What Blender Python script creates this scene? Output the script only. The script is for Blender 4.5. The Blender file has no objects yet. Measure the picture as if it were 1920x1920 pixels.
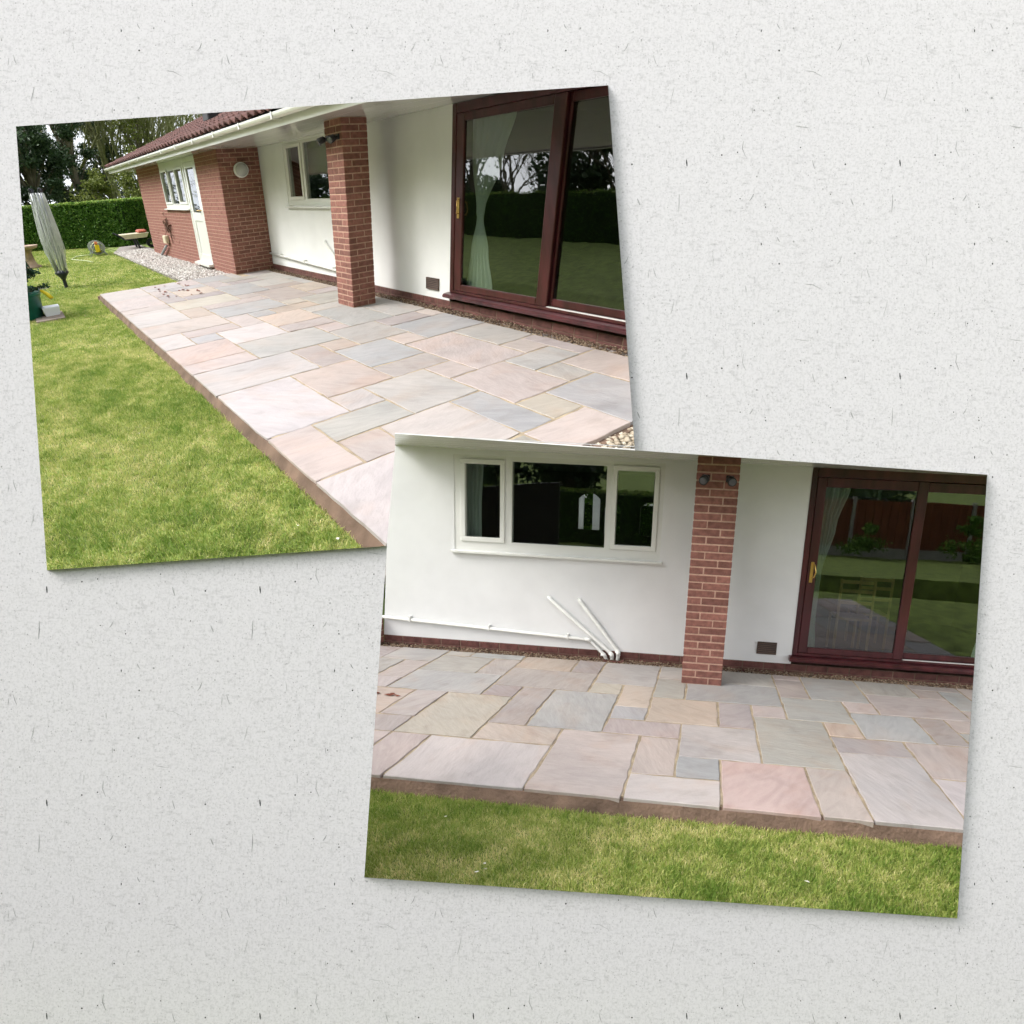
import bpy, math, random
import numpy as np
from mathutils import Matrix, Vector

# ------------------------------------------------------------------ camera, sky, sun, exposure
S = bpy.context.scene
COL = S.collection
R2 = np.array([[0.995106, 0.0850448, 0.0503131], [0.0603677, -0.120124, -0.9909218], [-0.078229, 0.9891095, -0.12467]])
C2 = np.array([2.68693, -5.9422, 1.79108])
cam_data = bpy.data.cameras.new('camera')
cam = bpy.data.objects.new('camera', cam_data)
COL.objects.link(cam)
cam.matrix_world = Matrix([[R2[0][i], -R2[1][i], -R2[2][i], C2[i]] for i in range(3)] + [[0, 0, 0, 1]])
cam_data.sensor_width = 36
cam_data.lens = 36 * 1000 / 1920
cam_data.shift_x = -100 / 1920
cam_data.shift_y = 100 / 1920
cam_data.clip_start = 0.05
cam_data.clip_end = 2000
S.camera = cam

SUN_DIR = Vector((-0.72, -0.38, 0.66)).normalized()      # towards the sun: high, from the upper left behind the viewer
world = bpy.data.worlds.new('World')
S.world = world
world.use_nodes = True
wn = world.node_tree
wn.nodes.clear()
w_out = wn.nodes.new('ShaderNodeOutputWorld')
w_bg = wn.nodes.new('ShaderNodeBackground')
w_sky = wn.nodes.new('ShaderNodeTexSky')
w_sky.sky_type = 'NISHITA'
w_sky.sun_disc = False
w_sky.sun_elevation = math.asin(SUN_DIR.z)
w_sky.sun_rotation = math.atan2(SUN_DIR.x, SUN_DIR.y)
w_sky.air_density = 1.2
w_sky.dust_density = 2.5
w_sky.ozone_density = 1.0
w_hsv = wn.nodes.new('ShaderNodeHueSaturation')           # overcast: hardly any blue left
w_hsv.inputs['Saturation'].default_value = 0.22
w_bg.inputs['Strength'].default_value = 0.15
wn.links.new(w_sky.outputs[0], w_hsv.inputs['Color'])
wn.links.new(w_hsv.outputs[0], w_bg.inputs[0])
wn.links.new(w_bg.outputs[0], w_out.inputs[0])

sun_data = bpy.data.lights.new('sun', 'SUN')
sun_data.energy = 0.55
sun_data.angle = math.radians(20)
sun_data.color = (1.0, 0.975, 0.95)
sun = bpy.data.objects.new('sun', sun_data)
COL.objects.link(sun)
sun.rotation_euler = SUN_DIR.to_track_quat('Z', 'Y').to_euler()

S.view_settings.view_transform = 'Standard'
S.view_settings.look = 'None'
S.view_settings.gamma = 1
S.view_settings.use_curve_mapping = False
S.view_settings.exposure = 1.42
S.cycles.max_bounces = 4
S.cycles.diffuse_bounces = 2
S.cycles.glossy_bounces = 3
S.cycles.transmission_bounces = 3
S.cycles.caustics_reflective = False
S.cycles.caustics_refractive = False
S.cycles.transparent_max_bounces = 8
S.cycles.use_adaptive_sampling = True
S.cycles.adaptive_threshold = 0.03

rnd = random.Random(7)
nr = np.random.default_rng(11)

# ------------------------------------------------------------------ the two places
# Each place is laid out in its own metre frame: x along the house wall, y towards the house (garden negative), z up, paving at 0.
class Place:
    pass

A2 = np.array([[1.02293, 0.17365, -0.01645], [0, 0.95943, -0.07148], [0, 0, 1.01783]])
A1 = np.array([[1.33734, -0.06096, 0.04796], [0, 0.92044, 0.16865], [0, 0, 0.81155]])
R1 = np.array([[0.661511, 0.7475243, -0.0600894], [0.4196189, -0.4353605, -0.7964805], [-0.6215491, 0.5016659, -0.6016711]])
C1 = np.array([12.23376, -3.37166, 1.2638])
K1 = 2.95
FRONT = Place(); FRONT.L = A2; FRONT.T = np.zeros(3); FRONT.k = 1.0; FRONT.q = (-0.0175, -0.1233, -0.0306, 0.0095)
SIDE = Place(); SIDE.L = K1 * R2.T @ R1 @ A1; SIDE.T = C2 - K1 * R2.T @ R1 @ C1; SIDE.k = K1; SIDE.q = (0.0139, 0.0222, -0.0156, -0.0361)
FRONT.id, SIDE.id = 'front', 'side'

def rx(p, x):
    t = (x - 3) / 3
    return x + p.q[0] * t * t + p.q[1] * t ** 3
def ry(p, y): return y + p.q[2] * y * (y + 3)
def rz(p, z): return z + p.q[3] * z * (z - 2.2)
def to_world(p, q): return np.asarray(q, float) @ p.L.T + p.T
def board_point(u, v, d): return C2 + d * (R2.T @ np.array([(u - 1060) / 1000, (v - 1060) / 1000, 1.0]))

# ------------------------------------------------------------------ materials
def nodes_of(name):
    m = bpy.data.materials.new(name)
    m.use_nodes = True
    nt = m.node_tree
    return m, nt, nt.nodes['Principled BSDF']

def mk(name, col, rough=0.6, var=0.12, scale=6.0, bump=0.0, bscale=60.0, spec=0.3, col2=None, objcol=False, rand=0.0, metal=0.0, stretch=(1, 1, 1), detail=4.0):
    m, nt, b = nodes_of(name)
    N, L = nt.nodes, nt.links
    tc = N.new('ShaderNodeTexCoord'); mp = N.new('ShaderNodeMapping'); mp.inputs['Scale'].default_value = stretch
    L.new(tc.outputs['Object'], mp.inputs[0])
    nz = N.new('ShaderNodeTexNoise'); nz.inputs['Scale'].default_value = scale; nz.inputs['Detail'].default_value = detail
    va = N.new('ShaderNodeVectorMath'); va.operation = 'ADD'; L.new(mp.outputs[0], va.inputs[0]); L.new(va.outputs[0], nz.inputs['Vector'])
    oi = N.new('ShaderNodeObjectInfo')
    mul = N.new('ShaderNodeMath'); mul.operation = 'MULTIPLY'; mul.inputs[1].default_value = 40
    L.new(oi.outputs['Random'], mul.inputs[0]); L.new(mul.outputs[0], va.inputs[1])
    mx = N.new('ShaderNodeMix'); mx.data_type = 'RGBA'
    cr = N.new('ShaderNodeMapRange'); cr.inputs[1].default_value = 0.3; cr.inputs[2].default_value = 0.7
    L.new(nz.outputs['Fac'], cr.inputs[0]); L.new(cr.outputs[0], mx.inputs[0])
    lo = [c * (1 - var) for c in col]; hi = col2 or [min(1, c * (1 + var)) for c in col]
    if objcol:
        a = N.new('ShaderNodeMix'); a.data_type = 'RGBA'; a.blend_type = 'MULTIPLY'; a.inputs[0].default_value = 1
        L.new(oi.outputs['Color'], a.inputs[6]); a.inputs[7].default_value = (*lo, 1)
        c_ = N.new('ShaderNodeMix'); c_.data_type = 'RGBA'; c_.blend_type = 'MULTIPLY'; c_.inputs[0].default_value = 1
        L.new(oi.outputs['Color'], c_.inputs[6]); c_.inputs[7].default_value = (*hi, 1)
        L.new(a.outputs[2], mx.inputs[6]); L.new(c_.outputs[2], mx.inputs[7])
    else:
        mx.inputs[6].default_value = (*lo, 1); mx.inputs[7].default_value = (*hi, 1)
    out = mx.outputs[2]
    if rand:
        hv = N.new('ShaderNodeHueSaturation')
        mr = N.new('ShaderNodeMapRange'); mr.inputs[3].default_value = 1 - rand; mr.inputs[4].default_value = 1 + rand
        L.new(oi.outputs['Random'], mr.inputs[0]); L.new(mr.outputs[0], hv.inputs['Value'])
        L.new(out, hv.inputs['Color']); out = hv.outputs[0]
    L.new(out, b.inputs['Base Color'])
    b.inputs['Roughness'].default_value = rough
    b.inputs['Metallic'].default_value = metal
    b.inputs['Specular IOR Level'].default_value = spec
    if bump:
        n2 = N.new('ShaderNodeTexNoise'); n2.inputs['Scale'].default_value = bscale; n2.inputs['Detail'].default_value = 5
        L.new(mp.outputs[0], n2.inputs['Vector'])
        bp = N.new('ShaderNodeBump'); bp.inputs['Strength'].default_value = bump; bp.inputs['Distance'].default_value = 0.02
        L.new(n2.outputs['Fac'], bp.inputs['Height']); L.new(bp.outputs[0], b.inputs['Normal'])
    return m

def mk_attr(name, c0, c1, c2, rough=0.7, trans=0.25, attr='tint'):
    """leaf / blade material: colour ramp over a per-face attribute, a little light through"""
    m, nt, b = nodes_of(name)
    N, L = nt.nodes, nt.links
    at = N.new('ShaderNodeAttribute'); at.attribute_name = attr
    rp = N.new('ShaderNodeValToRGB')
    rp.color_ramp.elements[0].color = (*c0, 1); rp.color_ramp.elements[1].color = (*c2, 1)
    e = rp.color_ramp.elements.new(0.5); e.color = (*c1, 1)
    L.new(at.outputs['Fac'], rp.inputs[0]); L.new(rp.outputs[0], b.inputs['Base Color'])
    b.inputs['Roughness'].default_value = rough
    b.inputs['Specular IOR Level'].default_value = 0.25
    if trans:
        t = N.new('ShaderNodeBsdfTranslucent'); L.new(rp.outputs[0], t.inputs[0])
        ms = N.new('ShaderNodeMixShader'); ms.inputs[0].default_value = trans
        L.new(b.outputs[0], ms.inputs[1]); L.new(t.outputs[0], ms.inputs[2])
        L.new(ms.outputs[0], N['Material Output'].inputs[0])
    return m

def mk_glass(name, ior=2.2):
    m, nt, b = nodes_of(name)
    N, L = nt.nodes, nt.links
    N.remove(b)
    gl = N.new('ShaderNodeBsdfGlossy'); gl.inputs['Roughness'].default_value = 0.012
    gl.inputs['Color'].default_value = (0.9, 0.92, 0.95, 1)
    tr = N.new('ShaderNodeBsdfTransparent'); tr.inputs[0].default_value = (0.76, 0.79, 0.77, 1)
    fr = N.new('ShaderNodeFresnel'); fr.inputs[0].default_value = ior
    tc = N.new('ShaderNodeTexCoord'); nz = N.new('ShaderNodeTexNoise'); nz.inputs['Scale'].default_value = 1.2
    bp = N.new('ShaderNodeBump'); bp.inputs['Strength'].default_value = 0.03; bp.inputs['Distance'].default_value = 0.05
    L.new(tc.outputs['Object'], nz.inputs['Vector']); L.new(nz.outputs['Fac'], bp.inputs['Height']); L.new(bp.outputs[0], gl.inputs['Normal'])
    ge = N.new('ShaderNodeNewGeometry'); sb = N.new('ShaderNodeMath'); sb.operation = 'SUBTRACT'; sb.inputs[0].default_value = 1.0; L.new(ge.outputs['Backfacing'], sb.inputs[1])
    mu = N.new('ShaderNodeMath'); mu.operation = 'MULTIPLY'; L.new(fr.outputs[0], mu.inputs[0]); L.new(sb.outputs[0], mu.inputs[1])
    ms = N.new('ShaderNodeMixShader')
    L.new(mu.outputs[0], ms.inputs[0]); L.new(tr.outputs[0], ms.inputs[1]); L.new(gl.outputs[0], ms.inputs[2])
    L.new(ms.outputs[0], N['Material Output'].inputs[0])
    return m

def mk_slab(name, k):
    """riven sandstone: cloudy colour drift, drawn-out bands, fine specks, riven relief"""
    m, nt, b = nodes_of(name)
    N, L = nt.nodes, nt.links
    tc = N.new('ShaderNodeTexCoord'); oi = N.new('ShaderNodeObjectInfo')
    vr = N.new('ShaderNodeVectorRotate'); vr.rotation_type = 'Z_AXIS'
    ang = N.new('ShaderNodeMath'); ang.operation = 'MULTIPLY'; ang.inputs[1].default_value = 47.0
    L.new(oi.outputs['Random'], ang.inputs[0]); L.new(ang.outputs[0], vr.inputs['Angle']); L.new(tc.outputs['Object'], vr.inputs['Vector'])
    off = N.new('ShaderNodeMath'); off.operation = 'MULTIPLY'; off.inputs[1].default_value = 55
    L.new(oi.outputs['Random'], off.inputs[0])
    def noise(scale, st, detail=6, dist=0.0):
        mp = N.new('ShaderNodeMapping'); mp.inputs['Scale'].default_value = st
        L.new(vr.outputs[0], mp.inputs[0])
        n = N.new('ShaderNodeTexNoise'); va = N.new('ShaderNodeVectorMath'); va.operation = 'ADD'
        n.inputs['Scale'].default_value = scale / k; n.inputs['Detail'].default_value = detail; n.inputs['Distortion'].default_value = dist
        L.new(mp.outputs[0], va.inputs[0]); L.new(off.outputs[0], va.inputs[1]); L.new(va.outputs[0], n.inputs['Vector'])
        return n
    def mix(kind, fac, a, bcol):
        x = N.new('ShaderNodeMix'); x.data_type = 'RGBA'; x.blend_type = kind
        if isinstance(fac, float): x.inputs[0].default_value = fac
        else: L.new(fac, x.inputs[0])
        L.new(a, x.inputs[6])
        if isinstance(bcol, tuple): x.inputs[7].default_value = (*bcol, 1)
        else: L.new(bcol, x.inputs[7])
        return x.outputs[2]
    def rng(src, a, c, lo=0.0, hi=1.0):
        r = N.new('ShaderNodeMapRange'); r.inputs[1].default_value = a; r.inputs[2].default_value = c; r.inputs[3].default_value = lo; r.inputs[4].default_value = hi
        L.new(src, r.inputs[0]); return r.outputs[0]
    drift = noise(1.6, (1, 1, 1), 3)
    band = noise(5.0, (0.5, 1.7, 1), 7, 2.2)
    speck = noise(150.0, (1, 1, 1), 2)
    c = mix('MULTIPLY', rng(drift.outputs['Fac'], 0.35, 0.68), oi.outputs['Color'], (0.86, 0.88, 0.90))
    rust = noise(2.3, (1, 1.3, 1), 5, 0.6)
    c = mix('MULTIPLY', rng(rust.outputs['Fac'], 0.52, 0.7, 0, 0.5), c, (1.0, 0.86, 0.76))
    stain = noise(4.5, (1, 1, 1), 8, 0.3)
    c = mix('MULTIPLY', rng(stain.outputs['Fac'], 0.57, 0.7, 0, 0.6), c, (0.80, 0.78, 0.76))
    c = mix('MULTIPLY', rng(band.outputs['Fac'], 0.48, 0.72, 0, 0.45), c, (0.78, 0.76, 0.76))
    c = mix('SCREEN', rng(band.outputs['Fac'], 0.5, 0.3, 0, 0.22), c, (0.2, 0.17, 0.16))
    c = mix('MULTIPLY', rng(speck.outputs['Fac'], 0.6, 0.75, 0, 0.4), c, (0.55, 0.52, 0.5))
    L.new(c, b.inputs['Base Color'])
    b.inputs['Roughness'].default_value = 0.55
    b.inputs['Specular IOR Level'].default_value = 0.3
    n2 = noise(28.0, (0.5, 1.6, 1), 6)
    bp = N.new('ShaderNodeBump'); bp.inputs['Strength'].default_value = 0.35; bp.inputs['Distance'].default_value = 0.012 * k
    L.new(n2.outputs['Fac'], bp.inputs['Height']); L.new(bp.outputs[0], b.inputs['Normal'])
    return m

def mk_paper():
    m, nt, b = nodes_of('grey_flecked_paper')
    N, L = nt.nodes, nt.links
    tc = N.new('ShaderNodeTexCoord')
    def noise(scale, st, detail, rot=0.0):
        mp = N.new('ShaderNodeMapping'); mp.inputs['Scale'].default_value = st; mp.inputs['Rotation'].default_value = (0, rot, 0)
        L.new(tc.outputs['Object'], mp.inputs[0])
        n = N.new('ShaderNodeTexNoise'); n.inputs['Scale'].default_value = scale; n.inputs['Detail'].default_value = detail
        L.new(mp.outputs[0], n.inputs['Vector']); return n.outputs['Fac']
    def rng(s, a, c, lo, hi):
        r = N.new('ShaderNodeMapRange'); r.inputs[1].default_value = a; r.inputs[2].default_value = c; r.inputs[3].default_value = lo; r.inputs[4].default_value = hi
        L.new(s, r.inputs[0]); return r.outputs[0]
    f = [rng(noise(26, (1, 1, 3.2), 5, 0.3), 0.56, 0.72, 0, 0.26), rng(noise(34, (3.0, 1, 1), 6, -0.2), 0.56, 0.74, 0, 0.28), rng(noise(110, (1, 1, 1), 3), 0.45, 0.75, 0, 0.3)]
    acc = f[0]
    for x in f[1:]:
        a = N.new('ShaderNodeMath'); a.operation = 'ADD'; L.new(acc, a.inputs[0]); L.new(x, a.inputs[1]); acc = a.outputs[0]
    for (sc_, thr, amt) in ((150.0, 0.26, 0.6), (62.0, 0.16, 0.75), (24.0, 0.06, 0.9)):
        mp = N.new('ShaderNodeMapping'); mp.inputs['Scale'].default_value = (1, 1, 0.8); L.new(tc.outputs['Object'], mp.inputs[0])
        vo = N.new('ShaderNodeTexVoronoi'); vo.inputs['Scale'].default_value = sc_; L.new(mp.outputs[0], vo.inputs['Vector'])
        sp = N.new('ShaderNodeSeparateColor'); L.new(vo.outputs['Color'], sp.inputs[0])
        m1 = N.new('ShaderNodeMath'); m1.operation = 'LESS_THAN'; L.new(vo.outputs['Distance'], m1.inputs[0]); m1.inputs[1].default_value = thr
        m2 = rng(sp.outputs[0], 0.55, 1.0, 0, amt)
        m3 = N.new('ShaderNodeMath'); m3.operation = 'MULTIPLY'; L.new(m1.outputs[0], m3.inputs[0]); L.new(m2, m3.inputs[1])
        a = N.new('ShaderNodeMath'); a.operation = 'ADD'; L.new(acc, a.inputs[0]); L.new(m3.outputs[0], a.inputs[1]); acc = a.outputs[0]
    mx = N.new('ShaderNodeMix'); mx.data_type = 'RGBA'; L.new(acc, mx.inputs[0])
    mx.inputs[6].default_value = (0.59, 0.572, 0.588, 1); mx.inputs[7].default_value = (0.27, 0.262, 0.27, 1)
    L.new(mx.outputs[2], b.inputs['Base Color'])
    b.inputs['Roughness'].default_value = 0.9; b.inputs['Specular IOR Level'].default_value = 0.1
    return m

MAT = {}
for p in (FRONT, SIDE):
    k = p.k
    i = p.id
    MAT[i] = dict(
        slab=mk_slab('sandstone_' + i, k),
        mortar=mk('paving_mortar_' + i, (0.36, 0.29, 0.20), 0.9, 0.35, 9 / k, 0.4, 90 / k),
        edging=mk('mortar_edge_' + i, (0.175, 0.115, 0.082), 0.9, 0.4, 5 / k, 0.6, 40 / k),
        brick=mk('red_brick_' + i, (0.24, 0.105, 0.082), 0.85, 0.25, 22 / k, 0.5, 160 / k, rand=0.22),
        dark_brick=mk('dark_brick_' + i, (0.13, 0.052, 0.044), 0.7, 0.35, 14 / k, 0.4, 120 / k, rand=0.16),
        brick_mortar=mk('brick_mortar_' + i, (0.48, 0.31, 0.235), 0.95, 0.15, 30 / k, 0.4, 150 / k),
        render=mk('white_render_' + i, (0.80, 0.80, 0.79), 0.8, 0.035, 2.5 / k, 0.3, 170 / k),
        pvc=mk('white_plastic_' + i, (0.80, 0.80, 0.76), 0.25, 0.03, 2 / k, 0, 1, 0.5),
        soffit=mk('glossy_soffit_' + i, (0.78, 0.77, 0.74), 0.10, 0.03, 2 / k, 0, 1, 0.5),
        pipe=mk('white_pipe_' + i, (0.78, 0.78, 0.74), 0.35, 0.05, 4 / k),
        mahogany=mk('mahogany_frame_' + i, (0.062, 0.013, 0.016), 0.28, 0.45, 9 / k, 0.1, 60 / k, 0.5, stretch=(1, 1, 0.15)),
        glass=mk_glass('window_glass_' + i),
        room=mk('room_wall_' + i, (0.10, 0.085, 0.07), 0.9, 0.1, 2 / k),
        brass=mk('brass_' + i, (0.75, 0.50, 0.16), 0.3, 0.1, 20 / k, metal=0.9),
        grille=mk('brown_vent_' + i, (0.10, 0.065, 0.05), 0.6, 0.15, 10 / k),
        black=mk('black_metal_' + i, (0.02, 0.02, 0.023), 0.4, 0.2, 10 / k),
        lens=mk('lamp_lens_' + i, (0.5, 0.5, 0.48), 0.25, 0.05, 8 / k),
        spot_lens=mk('spot_lens_' + i, (0.10, 0.10, 0.11), 0.12, 0.2, 8 / k),
        soil=mk('lawn_soil_' + i, (0.19, 0.25, 0.06), 0.95, 0.4, 5 / k, 0.5, 40 / k),
        blade=mk_attr('grass_blade_' + i, (0.18, 0.30, 0.045), (0.49, 0.54, 0.145), (0.92, 0.81, 0.45), 0.6, 0.35),
        gravel=mk('gravel_bed_' + i, (0.30, 0.27, 0.25), 0.95, 0.3, 40 / k, 0.7, 120 / k),
        pebble=mk_attr('pebbles_' + i, (0.42, 0.37, 0.34), (0.66, 0.61, 0.57), (0.88, 0.86, 0.83), 0.8, 0),
        pea=mk_attr('brown_pebbles_' + i, (0.07, 0.045, 0.03), (0.17, 0.11, 0.07), (0.34, 0.26, 0.18), 0.8, 0),
        dead=mk('dead_leaf_' + i, (0.16, 0.05, 0.03), 0.8, 0.4, 12 / k),
        petal=mk('pale_petal_' + i, (0.72, 0.68, 0.58), 0.8, 0.1, 9),
        wood=mk('light_wood_' + i, (0.26, 0.18, 0.08), 0.45, 0.15, 8 / k, stretch=(1, 1, 0.2)),
    )
    m, nt, b = nodes_of('pale_green_curtain_' + i)
    t = nt.nodes.new('ShaderNodeBsdfTranslucent'); t.inputs[0].default_value = (0.62, 0.74, 0.62, 1)
    b.inputs['Base Color'].default_value = (0.78, 0.88, 0.80, 1); b.inputs['Roughness'].default_value = 0.9
    ms = nt.nodes.new('ShaderNodeMixShader'); ms.inputs[0].default_value = 0.3
    nt.links.new(b.outputs[0], ms.inputs[1]); nt.links.new(t.outputs[0], ms.inputs[2]); nt.links.new(ms.outputs[0], nt.nodes['Material Output'].inputs[0])
    MAT[i]['curtain'] = m
COM = dict(
    paper=mk_paper(),
    shadow_lip=mk('grey_shadow_lip', (0.16, 0.16, 0.16), 0.9, 0.1, 5),  # dark tone put in so the thin edge reads as shadow
    backing=mk('dark_backing', (0.035, 0.032, 0.03), 0.9, 0.1, 5),
    fleck=mk('dark_fleck', (0.035, 0.035, 0.035), 0.9, 0.3, 20),
    fleck2=mk('grey_fleck', (0.30, 0.30, 0.30), 0.9, 0.3, 20),
    tile=mk('brown_roof_tile', (0.115, 0.05, 0.042), 0.8, 0.3, 3, 0.3, 30, rand=0.15),
    lead=mk('dark_slate', (0.03, 0.03, 0.035), 0.6, 0.2, 3),
    bark=mk('grey_bark', (0.17, 0.15, 0.105), 0.95, 0.35, 2.0, 0.5, 12),
    moss_bark=mk('mossy_bark', (0.20, 0.21, 0.10), 0.95, 0.35, 1.5, 0.5, 10),
    dark_leaf=mk_attr('dark_evergreen_leaf', (0.02, 0.04, 0.018), (0.052, 0.095, 0.042), (0.14, 0.20, 0.105), 0.45, 0.2),
    spring_leaf=mk_attr('spring_leaf', (0.07, 0.10, 0.02), (0.17, 0.21, 0.045), (0.34, 0.36, 0.10), 0.55, 0.35),
    hedge_leaf=mk_attr('hedge_leaf', (0.045, 0.115, 0.016), (0.12, 0.25, 0.04), (0.40, 0.50, 0.12), 0.6, 0.35),
    hedge_core=mk('hedge_core', (0.014, 0.03, 0.008), 0.95, 0.3, 3),
    conifer=mk_attr('conifer_needle', (0.012, 0.035, 0.02), (0.035, 0.09, 0.05), (0.10, 0.19, 0.12), 0.6, 0.15),
    green_pot=mk('green_plastic_pot', (0.006, 0.115, 0.075), 0.35, 0.12, 3),
    compost=mk('compost', (0.03, 0.02, 0.012), 0.95, 0.3, 8),
    sandstone=mk('weathered_stone', (0.42, 0.31, 0.23), 0.9, 0.25, 2.5, 0.5, 20),
    grey_slab=mk('grey_slab', (0.34, 0.27, 0.23), 0.9, 0.25, 2.5, 0.4, 20),
    white=mk('white_plastic_tray', (0.80, 0.82, 0.88), 0.35, 0.03, 3),
    yellow=mk('yellow_plastic', (0.80, 0.62, 0.03), 0.4, 0.1, 3),
    orange=mk('orange_plastic', (0.75, 0.24, 0.10), 0.4, 0.1, 3),
    red=mk('red_plastic', (0.42, 0.10, 0.06), 0.6, 0.25, 3),
    grey_plastic=mk('grey_plastic', (0.34, 0.36, 0.37), 0.4, 0.15, 3),
    hose=mk('pale_hose', (0.50, 0.56, 0.28), 0.45, 0.1, 3),
    alu=mk('grey_aluminium', (0.46, 0.47, 0.50), 0.35, 0.08, 3, metal=0.5),
    line=mk('pale_cord', (0.66, 0.68, 0.66), 0.6, 0.1, 3),
    navy=mk('dark_plastic', (0.025, 0.028, 0.042), 0.4, 0.15, 3),
    cream=mk('cream_plastic', (0.62, 0.55, 0.40), 0.5, 0.1, 3),
    fence=mk('red_brown_fence', (0.20, 0.06, 0.03), 0.8, 0.3, 3, stretch=(4, 4, 0.3)),
    concrete=mk('concrete', (0.38, 0.36, 0.34), 0.9, 0.15, 3),
    twig=mk('brown_twig', (0.11, 0.055, 0.035), 0.9, 0.3, 6),
    cobble=mk_attr('cream_cobbles', (0.30, 0.24, 0.17), (0.48, 0.41, 0.31), (0.66, 0.60, 0.48), 0.75, 0),
)

# ------------------------------------------------------------------ mesh helpers
class MB:
    def __init__(s): s.v, s.f = [], []
    def add(s, vs, fs):
        o = len(s.v); s.v.extend(tuple(map(float, v)) for v in vs); s.f.extend(tuple(i + o for i in f) for f in fs); return s
    def box(s, x0, x1, y0, y1, z0, z1):
        return s.add([(x0, y0, z0), (x1, y0, z0), (x1, y1, z0), (x0, y1, z0), (x0, y0, z1), (x1, y0, z1), (x1, y1, z1), (x0, y1, z1)],
                     [(0, 3, 2, 1), (4, 5, 6, 7), (0, 1, 5, 4), (1, 2, 6, 5), (2, 3, 7, 6), (3, 0, 4, 7)])
    def cbox(s, x0, x1, y0, y1, z0, z1, c):
        """box with chamfered edges"""
        vs, idx = [], {}
        for X in (0, 1):
            for Y in (0, 1):
                for Z in (0, 1):
                    p = ((x0, x1)[X], (y0, y1)[Y], (z0, z1)[Z]); d = (c if X == 0 else -c, c if Y == 0 else -c, c if Z == 0 else -c)
                    for a in range(3):
                        q = [p[i] if i == a else p[i] + d[i] for i in range(3)]
                        idx[X, Y, Z, a] = len(vs); vs.append(q)
        fs = []
        for a in range(3):
            o = [i for i in range(3) if i != a]
            for side in (0, 1):
                ring = []
                for (i, j) in ((0, 0), (1, 0), (1, 1), (0, 1)):
                    key = [0, 0, 0]; key[a] = side; key[o[0]] = i; key[o[1]] = j
                    ring.append(idx[key[0], key[1], key[2], a])
                fs.append(tuple(ring))
        for a in range(3):
            o = [i for i in range(3) if i != a]
            for i in (0, 1):
                for j in (0, 1):
                    k0 = [0, 0, 0]; k0[o[0]] = i; k0[o[1]] = j; k1 = list(k0); k1[a] = 1
                    fs.append((idx[(*k0, o[0])], idx[(*k1, o[0])], idx[(*k1, o[1])], idx[(*k0, o[1])]))
        for X in (0, 1):
            for Y in (0, 1):
                for Z in (0, 1): fs.append((idx[X, Y, Z, 0], idx[X, Y, Z, 1], idx[X, Y, Z, 2]))
        return s.add(vs, fs)
    def prism(s, poly, a, b, axis):
        """polygon in the plane of the two other axes, extruded along axis from a to b"""
        n = len(poly)
        def pt(p, h): return (h, p[0], p[1]) if axis == 0 else (p[0], h, p[1]) if axis == 1 else (p[0], p[1], h)
        return s.add([pt(p, a) for p in poly] + [pt(p, b) for p in poly],
                     [tuple(range(n)), tuple(range(2 * n - 1, n - 1, -1))] + [(i, (i + 1) % n, n + (i + 1) % n, n + i) for i in range(n)])
    def tube(s, path, r, n=8, cap=True):
        path = [np.array(p, float) for p in path]; rs = r if hasattr(r, '__len__') else [r] * len(path)
        vs, fs = [], []
        u = None
        for i, p in enumerate(path):
            t = path[min(i + 1, len(path) - 1)] - path[max(i - 1, 0)]; t = t / (np.linalg.norm(t) + 1e-9)
            if u is None:
                u = np.cross(t, (0, 0, 1) if abs(t[2]) < 0.9 else (1, 0, 0))
            u = u - t * (u @ t); u = u / (np.linalg.norm(u) + 1e-9); w = np.cross(t, u)
            for k in range(n):
                a = 2 * math.pi * k / n; vs.append(p + rs[i] * (math.cos(a) * u + math.sin(a) * w))
        for i in range(len(path) - 1):
            for k in range(n): fs.append((i * n + k, i * n + (k + 1) % n, (i + 1) * n + (k + 1) % n, (i + 1) * n + k))
        if cap: fs += [tuple(range(n - 1, -1, -1)), tuple(range((len(path) - 1) * n, len(path) * n))]
        return s.add(vs, fs)
    def lathe(s, c, prof, n=20, axis=2, cap=True):
        vs, fs = [], []
        for (r, h) in prof:
            for k in range(n):
                a = 2 * math.pi * k / n; d = [r * math.cos(a), r * math.sin(a)]
                if axis == 2: vs.append((c[0] + d[0], c[1] + d[1], c[2] + h))
                elif axis == 1: vs.append((c[0] + d[0], c[1] + h, c[2] + d[1]))
                else: vs.append((c[0] + h, c[1] + d[0], c[2] + d[1]))
        m = len(prof)
        for i in range(m - 1):
            for k in range(n): fs.append((i * n + k, i * n + (k + 1) % n, (i + 1) * n + (k + 1) % n, (i + 1) * n + k))
        if cap: fs += [tuple(range(n)), tuple(range((m - 1) * n, m * n))]
        return s.add(vs, fs)

def finish(me, mat, smooth=False):
    me.materials.append(mat)
    if smooth:
        me.polygons.foreach_set('use_smooth', [True] * len(me.polygons))
    me.update()

def link(name, me, parent=None, loc=(0, 0, 0)):
    o = bpy.data.objects.new(name, me); COL.objects.link(o)
    o.location = loc
    if parent is not None: o.parent = parent
    return o

def tag(o, label=None, cat=None, group=None, kind=None):
    if label: o['label'] = label
    if cat: o['category'] = cat
    if group: o['group'] = group
    if kind: o['kind'] = kind
    return o

def empty(p, name, q, label=None, cat=None, group=None):
    e = bpy.data.objects.new(name, None); COL.objects.link(e)
    e.location = to_world(p, q); e.empty_display_size = 0.1
    e['_q'] = [float(x) for x in q]
    return tag(e, label, cat, group)

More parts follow.
